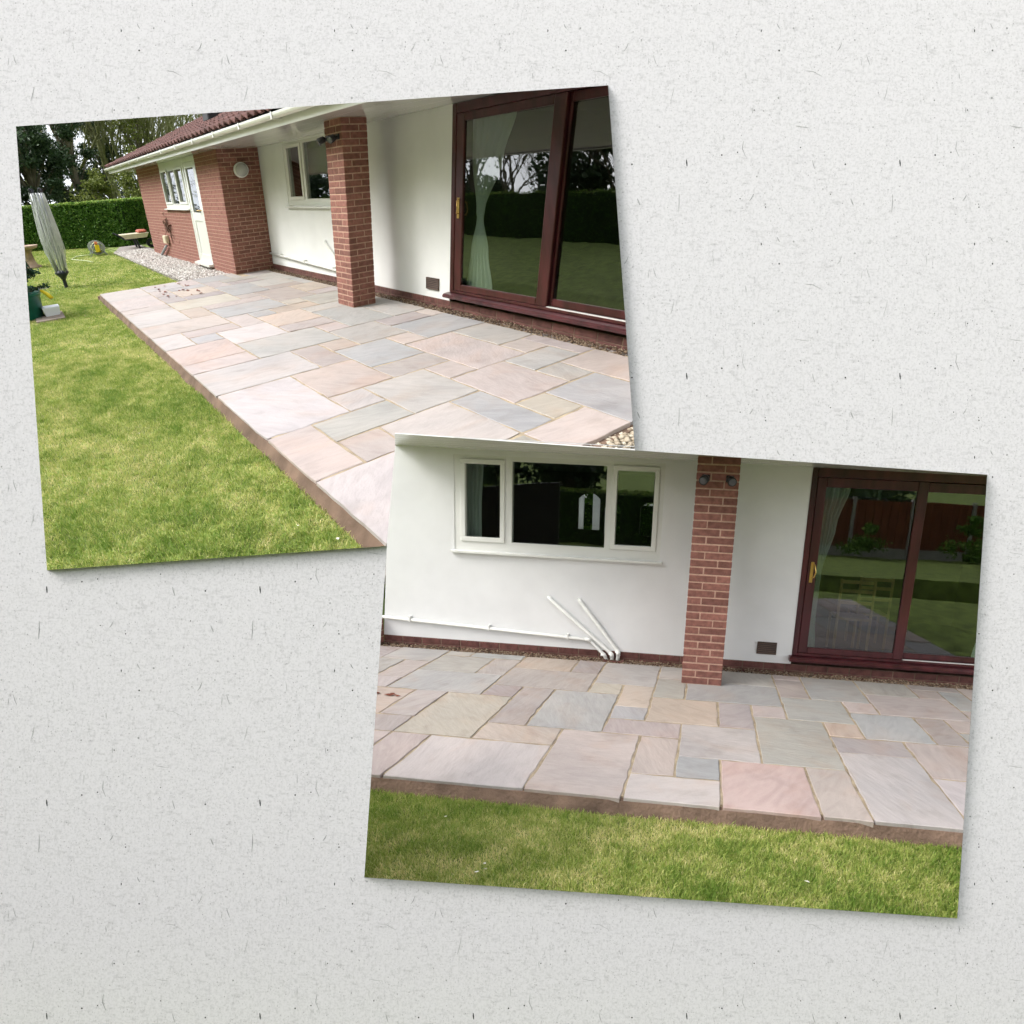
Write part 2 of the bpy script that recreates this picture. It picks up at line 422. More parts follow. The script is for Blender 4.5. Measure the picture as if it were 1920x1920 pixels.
def build(p, mb, name, mat, parent=None, origin=None, smooth=False):
    """one mesh object; parts keep their thing's origin, things get their own"""
    import bmesh
    v = np.array(mb.v, float)
    par = parent
    if par is not None:
        o_q = np.array(par['_q'])
    else:
        o_q = np.array(origin) if origin is not None else np.array([(v[:, 0].min() + v[:, 0].max()) / 2, (v[:, 1].min() + v[:, 1].max()) / 2, v[:, 2].min()])
    me = bpy.data.meshes.new(name)
    me.from_pydata(((v - o_q) @ p.L.T).tolist(), [], mb.f)
    bm = bmesh.new(); bm.from_mesh(me); bmesh.ops.recalc_face_normals(bm, faces=bm.faces); bm.to_mesh(me); bm.free()
    finish(me, mat, smooth)
    o = link(name, me, parent, (0, 0, 0) if par is not None else to_world(p, o_q))
    o['_q'] = [float(x) for x in o_q]
    return o

def raw_mesh(p, name, verts, tris, mat, origin, attr=None, parent=None, nper=3, smooth=False):
    """big triangle / quad soup from arrays, one float attribute per face"""
    me = bpy.data.meshes.new(name)
    v = (verts - np.asarray(origin)) @ p.L.T
    n = len(tris)
    me.vertices.add(len(v)); me.vertices.foreach_set('co', v.astype(np.float32).ravel())
    me.loops.add(n * nper); me.loops.foreach_set('vertex_index', tris.astype(np.int32).ravel())
    me.polygons.add(n)
    me.polygons.foreach_set('loop_start', (np.arange(n) * nper).astype(np.int32))
    me.polygons.foreach_set('loop_total', np.full(n, nper, np.int32))
    if attr is not None:
        a = me.attributes.new('tint', 'FLOAT', 'FACE'); a.data.foreach_set('value', attr.astype(np.float32))
    me.update(calc_edges=True); me.validate()
    finish(me, mat, smooth)
    o = link(name, me, parent, (0, 0, 0) if parent is not None else to_world(p, origin))
    o['_q'] = [float(x) for x in origin]
    return o

def piece_mesh(p, mb, name, mat):
    import bmesh
    me = bpy.data.meshes.new(name)
    me.from_pydata((np.array(mb.v) @ p.L.T).tolist(), [], mb.f)
    bm = bmesh.new(); bm.from_mesh(me); bmesh.ops.recalc_face_normals(bm, faces=bm.faces); bm.to_mesh(me); bm.free()
    finish(me, mat)
    return me

def vnoise(x, y, seed=0, n=64):
    g = np.random.default_rng(seed).random((n, n))
    xi = np.floor(x).astype(int); yi = np.floor(y).astype(int); fx = x - xi; fy = y - yi
    fx = fx * fx * (3 - 2 * fx); fy = fy * fy * (3 - 2 * fy)
    a = g[xi % n, yi % n]; b = g[(xi + 1) % n, yi % n]; c = g[xi % n, (yi + 1) % n]; d = g[(xi + 1) % n, (yi + 1) % n]
    return (a * (1 - fx) + b * fx) * (1 - fy) + (c * (1 - fx) + d * fx) * fy

# the lower picture's opening hides part of the upper place: its ground stops there
def side_plane(a, b, c):
    """half-plane a*u+b*v+c of the upper place's picture as a linear form on its metre frame"""
    Lc = R1 @ A1; t0 = -R1 @ C1
    row = 1000 * (a * Lc[0] + b * Lc[1]) + (a * 1060 + b * 1060 + c) * Lc[2]
    k0 = 1000 * (a * t0[0] + b * t0[1]) + (a * 1060 + b * 1060 + c) * t0[2]
    return row, k0
def line_form(p0, p1):
    (x0, y0), (x1, y1) = p0, p1
    a, b = (y1 - y0), -(x1 - x0)
    return a, b, -(a * x0 + b * y0)
LEFT_OF = side_plane(*[-x for x in line_form((762, 813), (705, 1645))])   # > 0 : kept (left of the lower opening)
ABOVE = side_plane(*line_form((740, 835), (1851, 912)))                   # > 0 : kept (above the lower opening)
if LEFT_OF[0] @ np.array([2., -3.5, 0]) + LEFT_OF[1] < 0: LEFT_OF = (-LEFT_OF[0], -LEFT_OF[1])
if ABOVE[0] @ np.array([4., -1.0, 0]) + ABOVE[1] < 0: ABOVE = (-ABOVE[0], -ABOVE[1])
DEPTH = ((R1 @ A1)[2], (-R1 @ C1)[2])
SIDEX = ((R1 @ A1)[0], (-R1 @ C1)[0])
def clip2(poly, form, z, off=0.0, sign=1):
    row, k0 = form
    out = []
    val = [sign * (row[0] * x + row[1] * y + row[2] * z + k0 - off) for x, y in poly]
    for i in range(len(poly)):
        j = (i + 1) % len(poly)
        if val[i] >= 0: out.append(poly[i])
        if (val[i] >= 0) != (val[j] >= 0):
            t = val[i] / (val[i] - val[j]); out.append((poly[i][0] + t * (poly[j][0] - poly[i][0]), poly[i][1] + t * (poly[j][1] - poly[i][1])))
    return out
def side_pieces(poly, z):
    poly = clip2(poly, DEPTH, z, 2.2)
    if len(poly) < 3: return []
    P = np.array([(x, y, z) for x, y in poly]); va = P @ LEFT_OF[0] + LEFT_OF[1]; vb = P @ ABOVE[0] + ABOVE[1]
    if (va >= 0).all() or (vb >= 0).all(): return [poly]
    a = clip2(poly, LEFT_OF, z)
    b = clip2(clip2(poly, LEFT_OF, z, sign=-1), ABOVE, z)
    return [q for q in (a, b) if len(q) >= 3]
def side_keep(P):
    P = np.asarray(P)
    d = P @ DEPTH[0] + DEPTH[1]
    return ((P @ LEFT_OF[0] + LEFT_OF[1] > 0) | (P @ ABOVE[0] + ABOVE[1] > 0)) & (d > 2.22)

# ------------------------------------------------------------------ the paper board with its two openings
BD = 2.25
H1 = [(30, 237), (1140, 160), (1190.4, 844.2), (1851, 890), (1795, 1722), (683, 1645), (725.6, 1023.6), (88, 1069)]
OUT = [(-120, -50), (2040, -50), (2040, 2010), (-120, 2010)]
def paper_board():
    import bmesh
    o_w = board_point(960, 2010, BD)
    bm = bmesh.new()
    loops = []
    for ring in (OUT, H1):
        vs = [bm.verts.new(board_point(u, v, BD) - o_w) for u, v in ring]
        loops.append(vs)
        for i in range(len(vs)): bm.edges.new((vs[i], vs[(i + 1) % len(vs)]))
    bmesh.ops.triangle_fill(bm, edges=bm.edges[:], use_beauty=True)
    # anything filled inside the openings goes
    geo = bmesh.ops.extrude_face_region(bm, geom=bm.faces[:])
    fwd = Vector(R2[2])
    for vtx in [g for g in geo['geom'] if isinstance(g, bmesh.types.BMVert)]:      # bevelled opening: wider at the back
        vtx.co = Vector(C2 - o_w) + (vtx.co - Vector(C2 - o_w)) * ((BD + 0.006) / BD) 
    bmesh.ops.recalc_face_normals(bm, faces=bm.faces)
    me = bpy.data.meshes.new('paper_board'); bm.to_mesh(me); bm.free()
    finish(me, COM['paper'])
    me.materials.append(COM['backing'])  # back made dark so the lower panes mirror a dark surface
    for f in me.polygons:
        if f.normal.dot(Vector(R2[2])) > 0.5: f.material_index = 1
    root = link('paper_board', me, None, o_w)
    tag(root, 'large light grey flecked paper board with two tilted picture openings', 'paper board')
    # added lips right of and below each opening, raised to cast drop shadows
    def shadow_lip(p0, p1, h, back=-0.03):
        apex = C2 - back * R2[2]
        q = []
        for (u, v) in (p0, p1):
            a = board_point(u, v, BD); d = (apex - a) / ((apex - a) @ -R2[2]); q.append((a, a + d * h))
        (a0, a1), (b0, b1) = q
        side = np.cross(b0 - a0, -R2[2]); side = side / np.linalg.norm(side)
        cen = board_point(1265 if p1[1] > 1100 else 600, 1268 if p1[1] > 1100 else 620, BD)
        if side @ (a0 - cen) < 0: side = -side
        t = side * 0.0003
        mb = MB(); mb.add([a0 - o_w, b0 - o_w, b1 - o_w, a1 - o_w, a0 + t - o_w, b0 + t - o_w, b1 + t - o_w, a1 + t - o_w],
                          [(0, 1, 2, 3), (7, 6, 5, 4), (0, 4, 5, 1), (1, 5, 6, 2), (2, 6, 7, 3), (3, 7, 4, 0)])
        m2 = bpy.data.meshes.new('shadow_lip'); m2.from_pydata([tuple(v) for v in mb.v], [], mb.f); finish(m2, COM['shadow_lip'])
        link('shadow_lip', m2, root)
    shadow_lip((1140, 160), (1190.4, 844.2), 0.03)
    shadow_lip((88, 1069), (725.6, 1023.6), 0.03)
    shadow_lip((1851, 890), (1795, 1722), 0.036)
    shadow_lip((683, 1645), (1795, 1722), 0.036)
    # flecks and fibres of the paper, the same 400-unit sheet repeated
    dots = [(225, 349, 1.7, 0), (52, 762, 1.3, 0), (373, 1021, 1.3, 0), (683, 1137, 1.7, 0), (1305, 1073, 1.7, 0), (1414, 1054, 1.4, 0), (580, 1345, 1.2, 0), (1432, 1376, 1.2, 0),
            (128, 1413, 1.0, 0), (131, 1434, 1.4, 0), (590, 325, 1.0, 0), (875, 880, 1.8, 1), (220, 678, 2.2, 1), (749, 277, 1.8, 1), (325, 195, 2.0, 1), (1078, 428, 1.2, 1),
            (1200, 1264, 1.4, 1), (70, 1222, 1.8, 1), (1300, 694, 1.6, 1), (1092, 635, 1.1, 1), (175, 483, 1.2, 1), (175, 1237, 1.0, 1), (118, 768, 1.4, 1), (456, 110, 1.3, 1), (268, 952, 1.0, 1), (1346, 1411, 1.0, 1)]
    fib = [((830, 378), (840, 415), (852, 445), 0.7, 1), ((658, 296), (645, 330), (628, 352), 0.7, 1), ((455, 1110), (462, 1140), (472, 1170), 0.9, 1), ((1060, 1105), (1062, 1128), (1064, 1150), 1.3, 0),
           ((1010, 1345), (1009, 1410), (1004, 1470), 0.7, 1), ((720, 1375), (730, 1400), (738, 1420), 1.4, 1), ((1455, 975), (1447, 1030), (1470, 1085), 0.7, 1), ((1470, 505), (1472, 525), (1473, 545), 0.8, 1),
           ((975, 600), (965, 650), (950, 700), 0.5, 1), ((20, 1390), (34, 1372), (45, 1350), 1.0, 1), ((212, 165), (218, 182), (230, 198), 1.1, 1), ((100, 203), (101, 212), (100, 222), 1.1, 0), ((40, 745), (38, 765), (41, 785), 0.6, 1),
           ((800, 400), (797, 425), (794, 450), 0.5, 1), ((1240, 290), (1246, 320), (1244, 355), 0.5, 1), ((1318, 930), (1319, 960), (1318, 990), 0.5, 1), ((340, 870), (380, 878), (430, 884), 0.5, 1), ((410, 490), (460, 495), (525, 530), 0.45, 1)]
    def inside(u, v):
        c = False
        for i in range(8):
            (x0, y0), (x1, y1) = H1[i], H1[(i + 1) % 8]
            if (y0 > v) != (y1 > v) and u < (x1 - x0) * (v - y0) / (y1 - y0) + x0: c = not c
        return c
    bins = [MB(), MB()]
    for a in range(-5, 3):
        for bq in range(-3, 5):
            du, dv = 1400 + a * 400, 400 + bq * 400
            for (x, y, r, w) in dots:
                u, v = x / 3.692 + du, y / 3.692 + dv
                if not (-40 < u < 1960 and -40 < v < 1960) or inside(u, v) or inside(u + 4, v) or inside(u - 4, v) or inside(u, v + 4) or inside(u, v - 4): continue
                n = 7
                bins[w].add([board_point(u + r * math.cos(6.283 * i / n) * (0.8 + 0.3 * rnd.random()), v + r * math.sin(6.283 * i / n), BD - 0.0006) - o_w for i in range(n)], [tuple(range(n))])
            for (p0, p1, p2, w_, w) in fib:
                pts = [(p[0] / 3.692 + du, p[1] / 3.692 + dv) for p in (p0, p1, p2)]
                if any(inside(u + e, v + e) or not (-40 < u < 1960 and -40 < v < 1960) for u, v in pts for e in (-3, 3)): continue
                vs = []
                for i, (u, v) in enumerate(pts):
                    t = (pts[min(i + 1, 2)][0] - pts[max(i - 1, 0)][0], pts[min(i + 1, 2)][1] - pts[max(i - 1, 0)][1]); l = math.hypot(*t) + 1e-6
                    ww = w_ * (0.5 if i != 1 else 1)
                    vs += [board_point(u - t[1] / l * ww, v + t[0] / l * ww, BD - 0.0006) - o_w, board_point(u + t[1] / l * ww, v - t[0] / l * ww, BD - 0.0006) - o_w]
                bins[w].add(vs, [(0, 1, 3, 2), (2, 3, 5, 4)])
    for w, mt in ((0, 'fleck'), (1, 'fleck2')):
        m2 = bpy.data.meshes.new('flecks'); m2.from_pydata([tuple(v) for v in bins[w].v], [], bins[w].f); finish(m2, COM[mt])
        f = link('flecks', m2, root); f['kind'] = 'stuff'
paper_board()

# ------------------------------------------------------------------ ground of both places
def flat(p, polys, z, name, mat, label=None, kind='structure', thick=0.12):
    mb = MB()
    for poly in polys: mb.prism(poly, z - thick, z, 2)
    o = build(p, mb, name, mat)
    return tag(o, label, None, None, kind)

big = [(-60, -16), (14, -16), (14, 40), (-60, 40)]
far = clip2(big, DEPTH, -0.1, 2.3)
near_left = clip2(clip2(big, DEPTH, -0.1, 2.3, -1), SIDEX, -0.1, -2.6, -1)
lawn_polys = side_pieces(far, -0.1) + [near_left]
o = flat(SIDE, lawn_polys, -0.1, 'lawn', MAT['side']['soil'], 'green lawn beside the long patio in the upper picture')
FRONT_DEPTH = (R2[2] @ A2, -R2[2] @ C2)
fl = [clip2([(-9, -5.5), (16, -5.5), (16, 0.1), (-9, 0.1)], FRONT_DEPTH, -0.1, 2.29)]
flat(FRONT, [clip2(clip2([(-6, -6.5), (16, -6.5), (16, -2.0), (-6, -2.0)], FRONT_DEPTH, -0.75, 0.3), FRONT_DEPTH, -0.75, 2.33, -1)], -0.75, 'added_lawn_strip', MAT['front']['soil'], 'unseen sunken lawn strip added to fill a gap mirrored in the lower door')  # added so the lower door mirrors lawn instead of a dark gap
o = flat(FRONT, fl, -0.1, 'lawn', MAT['front']['soil'], 'strip of lawn in front of the patio in the lower picture')

mbg = MB(); mbg.prism([(-5.6, -0.25), (-18.5, -2.2), (-18.5, -3.2), (-5.6, -1.6)], -6, 24, 0)  # invented fall of the lawn, set for what the leaning panes mirror
tag(build(FRONT, mbg, 'mirror_slope', MAT['front']['soil']), 'unseen lawn behind the viewer, slope invented for the lower panes to mirror', None, None, 'structure')
mbg = MB(); mbg.box(-900, 900, -900, 900, -14.2, -14.0)  # unseen sheet added to bounce sky light up onto board and soffits
tag(build(FRONT, mbg, 'ground', MAT['front']['soil']), 'unseen wide ground sheet added far below to bounce light upward', None, None, 'structure')

def grass(p, n, xr, yr, z, h, w, keep, seed, name='grass'):
    g = np.random.default_rng(seed)
    x = g.uniform(*xr, n); y = g.uniform(*yr, n)
    P = np.stack([x, y, np.full(n, z)], 1)
    m = keep(P); x, y, P = x[m], y[m], P[m]; n = len(x)
    wx_ = 0.25 * vnoise(x * 4 + 3, y * 4 + 8, 12); big_n = vnoise(x * 2.1 + 40 + wx_ * 3, y * 2.7 + 40, 3); mid = vnoise(x * 7 + 11 + wx_ * 8, y * 8 + 70, 5); fine = vnoise(x * 24 + 5, y * 24 + 9, 8)
    tint = np.clip(0.04 + 0.34 * big_n + 0.46 * mid + 0.5 * (fine - 0.5) + 0.04 + g.normal(0, 0.24, n), 0, 1)
    hh = h * (0.5 + 0.9 * g.random(n)) * np.clip(1.35 - 0.75 * tint, 0.5, 1.3)
    a = g.uniform(0, 2 * math.pi, n); lean = g.uniform(0.1, 1.15, n); la = g.uniform(0, 2 * math.pi, n)
    ww = w * (0.6 + 0.8 * g.random(n))
    dx = np.stack([np.cos(a) * ww, np.sin(a) * ww, np.zeros(n)], 1)
    tip = P + np.stack([np.cos(la) * lean * hh, np.sin(la) * lean * hh, hh], 1)
    midp = P + np.stack([np.cos(la) * lean * hh * 0.3, np.sin(la) * lean * hh * 0.3, hh * 0.6], 1)
    V = np.empty((n, 5, 3)); V[:, 0] = P - dx; V[:, 1] = P + dx; V[:, 2] = midp + dx * 0.7; V[:, 3] = midp - dx * 0.7; V[:, 4] = tip
    base = (np.arange(n) * 5)[:, None]
    T = np.concatenate([base + np.array([[0, 1, 2]]), base + np.array([[0, 2, 3]]), base + np.array([[3, 2, 4]])], 0)
    return V.reshape(-1, 3), T, np.tile(tint, 3)

def grass_obj(p, parts, label):
    vs, ts, tt, o = [], [], [], 0
    for V, T, t in parts:
        vs.append(V); ts.append(T + o); tt.append(t); o += len(V)
    V = np.concatenate(vs)
    ob = raw_mesh(p, 'grass', V, np.concatenate(ts), MAT[p.id]['blade'], (V[:, 0].mean(), V[:, 1].mean(), -0.1), np.concatenate(tt))
    tag(ob, label, 'grass', None, 'stuff')

def edge_y(x, s): return -3.0 - 0.032 + 0.025 * (vnoise(x * 3 + 9, x * 0 + s, s) - 0.5)
keep_side = lambda P: side_keep(P) & ((P[:, 1] < ry(SIDE, edge_y(P[:, 0], 2))) | (P[:, 0] < rx(SIDE, -0.3))) & ~((P[:, 1] > -1.57) & (P[:, 0] > -7.5)) & ~((P[:, 0] > -0.33) & (P[:, 1] > -3.0)) & (P[:, 1] > -5.6)
grass_obj(SIDE, [grass(SIDE, 190000, (3.0, 8.3), (-4.75, -2.95), -0.1, 0.026, 0.0021, keep_side, 1),
                 grass(SIDE, 110000, (-1.5, 3.0), (-4.6, -1.5), -0.1, 0.026, 0.0032, keep_side, 2),
                 grass(SIDE, 80000, (-14, -1.5), (-5.4, -1.5), -0.1, 0.03, 0.006, keep_side, 3)],
          'short green and straw coloured grass of the lawn in the upper picture')
keep_front = lambda P: (P[:, 1] < ry(FRONT, edge_y(P[:, 0], 4))) & (P @ FRONT_DEPTH[0] + FRONT_DEPTH[1] > 2.31)
grass_obj(FRONT, [grass(FRONT, 160000, (1.2, 6.2), (-4.1, -2.95), -0.1, 0.026, 0.0021, keep_front, 6)],
          'short green and straw coloured grass of the lawn in the lower picture')

def scraps(p, pts, size, name, mat, label, cat, z=0.004, seed=1):
    g = random.Random(seed); mb = MB()
    for (x, y) in pts:
        a = g.uniform(0, 6.28); s = size * g.uniform(0.6, 1.3); n = 6; c = []
        for i in range(n):
            t = 6.283 * i / n; rr = s * (1.0 if i % 3 else 1.5) * g.uniform(0.7, 1.1)
            c.append((x + rr * math.cos(t + a), y + 0.6 * rr * math.sin(t + a), z + g.uniform(0.0, 0.4) * s))
        c.append((x, y, z + 0.5 * s))
        mb.add(c, [(i, (i + 1) % n, n) for i in range(n)])
    return tag(build(p, mb, name, mat), label, cat, None, 'stuff')
g_ = random.Random(5)
scraps(SIDE, [(g_.uniform(0.0, 1.25), g_.uniform(-2.3, -1.7)) for _ in range(22)], 0.032, 'dead_leaves', MAT['side']['dead'], 'brown dead leaves scattered on the far end of the patio in the upper picture', 'leaves')
scraps(FRONT, [(0.9 + 0.3 * g_.random(), -1.66 + 0.05 * g_.random()) for _ in range(10)], 0.026, 'dead_leaves', MAT['front']['dead'], 'reddish dead leaves on the patio slab at the edge of the lower picture', 'leaves')
scraps(FRONT, [(2.72, -3.62), (2.74, -3.66), (2.71, -3.69), (2.35, -3.25), (4.3, -3.5)], 0.010, 'petals', MAT['front']['petal'], 'pale petals fallen on the grass in the lower picture', 'petals', -0.075, 3)
scraps(SIDE, [(7.1, -3.2), (7.3, -3.1), (5.5, -3.6), (4.4, -3.6)], 0.008, 'petals', MAT['side']['petal'], 'pale petals fallen on the grass in the upper picture', 'petals', -0.075, 4)

def pebbles(p, n, xr, yr, z, r, mat, name, label, seed, keep=None, rot=0.5):
    g = np.random.default_rng(seed)
    x = g.uniform(*xr, n); y = g.uniform(*yr, n); P = np.stack([x, y, z + g.uniform(-0.3, 0.8, n) * r], 1)
    if keep is not None: m = keep(P); P = P[m]; n = len(P)
    s = r * g.uniform(0.55, 1.35, (n, 3)) * np.array([1, 1, 0.7]); a = g.uniform(0, 6.28, n)
    phi = (1 + 5 ** 0.5) / 2
    base = np.array([(1, 0, 0), (0.31, 0.95, 0.1), (-0.81, 0.59, -0.1), (-0.81, -0.59, 0.1), (0.31, -0.95, -0.1), (0.15, 0.1, 1), (0, 0, -1)])
    F = np.array([(i, (i + 1) % 5, 5) for i in range(5)] + [((i + 1) % 5, i, 6) for i in range(5)])
    B = base[None] * s[:, None, :]
    ca, sa = np.cos(a)[:, None], np.sin(a)[:, None]
    V = np.stack([B[..., 0] * ca - B[..., 1] * sa, B[..., 0] * sa + B[..., 1] * ca, B[..., 2]], -1) + P[:, None, :]
    T = (F[None] + (np.arange(n) * 7)[:, None, None]).reshape(-1, 3)
    o = raw_mesh(p, name, V.reshape(-1, 3), T, mat, (P[:, 0].mean(), P[:, 1].mean(), z), np.repeat(g.random(n), 10), smooth=True)
    return tag(o, label, 'gravel', None, 'stuff')
flat(SIDE, [[(-7.6, -1.55), (-0.2, -1.6), (-0.2, -0.5), (-9.2, -0.5), (-9.2, -1.1)]], -0.055, 'gravel_bed', MAT['side']['gravel'], 'pale gravel bed along the brick wall in the upper picture', 'structure', 0.05)
pebbles(SIDE, 7500, (-7.4, -0.2), (-1.6, -0.72), -0.045, 0.021, MAT['side']['pebble'], 'gravel', 'pale grey gravel between lawn and brick wall in the upper picture', 21)
flat(SIDE, [q for q in side_pieces([(7.47, -3.2), (8.6, -3.2), (8.6, -0.02), (7.47, -0.02)], -0.06)], -0.06, 'gravel_bed', MAT['side']['gravel'], 'gravel bed at the near end of the patio in the upper picture', 'structure', 0.05)
pebbles(SIDE, 2600, (7.5, 8.3), (-1.9, -0.1), -0.05, 0.022, COM['cobble'], 'gravel', 'cream cobbles at the near corner of the patio in the upper picture', 22, side_keep)
for p in (SIDE, FRONT):
    w = 'upper' if p is SIDE else 'lower'
    flat(p, [[(0.12, -0.17), (rx(p, 7.44), -0.17), (rx(p, 7.44), 0.0), (0.12, 0.0)]], -0.03, 'gravel_strip', MAT[p.id]['gravel'], 'narrow gravel bed between patio and wall in the %s picture' % w, 'structure', 0.04)
    pebbles(p, 3600, (0.12, rx(p, 7.4)), (-0.155, -0.005), -0.002, 0.0115, MAT[p.id]['pea'], 'gravel', 'brown pea gravel in the narrow strip along the wall in the %s picture' % w, 23 if p is SIDE else 24)

# ------------------------------------------------------------------ patio
TONE = dict(W=(0.475, 0.425, 0.405), P=(0.45, 0.378, 0.348), R=(0.475, 0.365, 0.335), G=(0.385, 0.36, 0.33), B=(0.37, 0.355, 0.345), O=(0.45, 0.37, 0.31), Y=(0.43, 0.385, 0.325), M=(0.375, 0.325, 0.305))
SLABS = '''-4,-1,0,2,W;-1,2,0,2,P;2,3,0,2,P;3,6,0,2,W;6,8,0,3,P;8,10,0,1,W;10,12,0,2,R;12,13,0,2,P;13,15,0,3,W;15,18,0,2,W;18,20,0,1,P;20,22,0,2,W;19,20,1,2,P;18,19,1,3,G;19,21,2,4,W;21,22,2,4,G;21,22,4,6,P;
19,21,4,5,B;20,21,5,6,Y;18,20,5,7,P;17,19,3,5,G;17,18,5,6,P;20,22,6,8,B;19,20,7,8,G;18,19,7,9,B;19,21,8,10,P;21,22,8,10,P;17,18,8,9,P;17,19,9,10,M;15,17,8,10,G;15,18,6,8,P;14,15,6,7,P;12,14,5,7,G;13,15,7,10,B;
12,13,7,9,M;12,13,9,10,P;16,17,4,6,M;14,16,4,6,B;15,17,2,4,P;17,18,2,3,W;13,14,4,5,O;13,15,3,4,M;11,13,2,5,G;9,11,2,4,W;9,10,1,2,B;8,9,1,3,P;7,9,3,4,P;11,12,5,6,P;10,11,4,6,M;8,10,4,6,O;9,12,6,8,B;10,12,8,10,G;
8,10,8,10,G;8,9,6,8,G;7,8,5,7,O;7,8,4,5,B;6,7,6,7,Y;6,8,7,10,G;5,6,8,10,M;3,5,8,10,O;3,6,6,8,M;3,4,5,6,M;5,7,3,6,B;4,5,3,6,M;4,6,2,3,O;2,4,2,5,Y;0,3,5,7,B;0,2,7,9,G;2,3,7,9,M;0,1,9,10,G;1,3,9,10,B;
-2,0,2,3,P;0,2,2,3,M;-1,1,3,5,O;1,2,3,5,M;-2,-1,3,5,B;-4,-2,2,4,W;-4,-2,4,5,P;-2,0,5,6,M;-4,-2,5,7,B;-2,-1,6,8,G;-1,0,6,8,M;-4,-2,7,8,G;-4,-2,8,10,M;-2,0,8,10,G'''
def gx(p, k): return rx(p, 0.94 + 0.2953 * k)
def gy(p, j): return ry(p, -2.98 + 0.2925 * j) if j < 10 else -0.15
def patio(p, label):
    root = empty(p, 'patio', (rx(p, 3.5), -1.5, -0.1)); tag(root, label, None, None, 'structure')
    g = random.Random(31)
    M_ = MAT[p.id]
    outline = [(gx(p, -4) + 0.02, gy(p, 0) + 0.02), (gx(p, 22) - 0.02, gy(p, 0) + 0.02), (gx(p, 22) - 0.02, -0.13), (gx(p, -4) + 0.02, -0.13)]
    mb = MB()
    for q in (side_pieces(outline, 0) if p is SIDE else [outline]): mb.prism(q, -0.09, -0.005, 2)
    build(p, mb, 'mortar_bed', M_['mortar'], root)
    # sloped mortar haunch along the front, the far end and the near end
    mb = MB()
    y0 = gy(p, 0)
    def haunch(x0, x1, seg):
        n = max(2, int((x1 - x0) / seg)); out = []
        for i in range(n + 1):
            x = x0 + (x1 - x0) * i / n; d = 0.058 + g.uniform(-0.003, 0.003)
            out.append([(x, y0 + 0.03, -0.016), (x, y0 - 0.014 + g.uniform(-0.001, 0.001), -0.02), (x, y0 - d, -0.106), (x, y0 + 0.03, -0.106)])
        for i in range(n):
            vs = out[i] + out[i + 1]
            mb.add(vs, [(0, 1, 5, 4), (1, 2, 6, 5), (2, 3, 7, 6), (3, 0, 4, 7)] + ([(0, 3, 2, 1)] if i == 0 else []) + ([(4, 5, 6, 7)] if i == n - 1 else []))
    if p is SIDE:
        xe = gx(p, 22)
        while xe > 5 and not side_keep([(xe, y0 - 0.05, -0.1)])[0]: xe -= 0.02
        haunch(gx(p, -4) - 0.02, xe + 0.05, 0.12)
        x1 = gx(p, 22); ya = gy(p, 10); yb = ya
        while yb > -3 and side_keep([(x1, yb, 0)])[0]: yb -= 0.02
        mb.box(x1 - 0.03, x1 + 0.03, yb, -0.05, -0.1, -0.03)
        mb.prism([(gx(p, -4) - 0.05, y0 - 0.05), (gx(p, -4) + 0.03, y0 - 0.05), (gx(p, -4) + 0.03, -1.6), (gx(p, -4) - 0.02, -1.6)], -0.105, -0.04, 2)
    else:
        haunch(gx(p, -4), gx(p, 22), 0.09)
    build(p, mb, 'mortar_edge', M_['edging'], root)
    for row in SLABS.replace('\n', '').split(';'):
        k0, k1, j0, j1, t = row.split(','); k0, k1, j0, j1 = int(k0), int(k1), int(j0), int(j1)
        x0, x1, y0_, y1 = gx(p, k0), gx(p, k1), gy(p, j0), gy(p, j1)
        gap = 0.0088
        if p is FRONT and x1 < -0.2: continue
        xs = [x0 + gap, x1 - gap]; ys = [y0_ + (gap if j0 else -0.012), y1 - gap]
        if p is SIDE and k0 == -4 and j0 >= 7: ys = [min(ys[0], -0.76), min(ys[1], -0.745)] if j1 <= 8 else ys
        pts = []
        def side(a, b, n):
            e = 0.0012 if (j0 == 0 and a[1] == b[1] == ys[0]) else 0.0034
            for i in range(n):
                f = i / n; jx = g.gauss(0, 0.0034); jy = g.gauss(0, e)
                pts.append((a[0] + (b[0] - a[0]) * f + jx, a[1] + (b[1] - a[1]) * f + jy))
        nx, ny = max(2, int((xs[1] - xs[0]) / 0.08)), max(2, int((ys[1] - ys[0]) / 0.08))
        side((xs[0], ys[0]), (xs[1], ys[0]), nx); side((xs[1], ys[0]), (xs[1], ys[1]), ny); side((xs[1], ys[1]), (xs[0], ys[1]), nx); side((xs[0], ys[1]), (xs[0], ys[0]), ny)
        mb = MB()
        tilt = (g.gauss(0, 0.0015), g.gauss(0, 0.0015)); cx, cy = (x0 + x1) / 2, (y0_ + y1) / 2; dz = g.gauss(0, 0.0012)
        pcs = side_pieces(pts, 0) if p is SIDE else [pts]
        for poly in pcs:
            n = len(poly); mx_, my_ = sum(q[0] for q in poly) / n, sum(q[1] for q in poly) / n
            def zz(q): return dz + tilt[0] * (q[0] - cx) + tilt[1] * (q[1] - cy)
            ins = []
            for q in poly:
                l = math.hypot(mx_ - q[0], my_ - q[1]) + 1e-6
                ins.append((q[0] + (mx_ - q[0]) / l * (0.005 if len(pcs) == 1 else 0), q[1] + (my_ - q[1]) / l * (0.005 if len(pcs) == 1 else 0)))
            vs = [(q[0], q[1], -0.035) for q in poly] + [(q[0], q[1], -0.003 + zz(q)) for q in poly] + [(q[0], q[1], 0.001 + zz(q)) for q in ins]
            mb.add(vs, [(i, (i + 1) % n, n + (i + 1) % n, n + i) for i in range(n)] + [(n + i, n + (i + 1) % n, 2 * n + (i + 1) % n, 2 * n + i) for i in range(n)] + [tuple(range(2 * n, 3 * n))])
        if not mb.v: continue
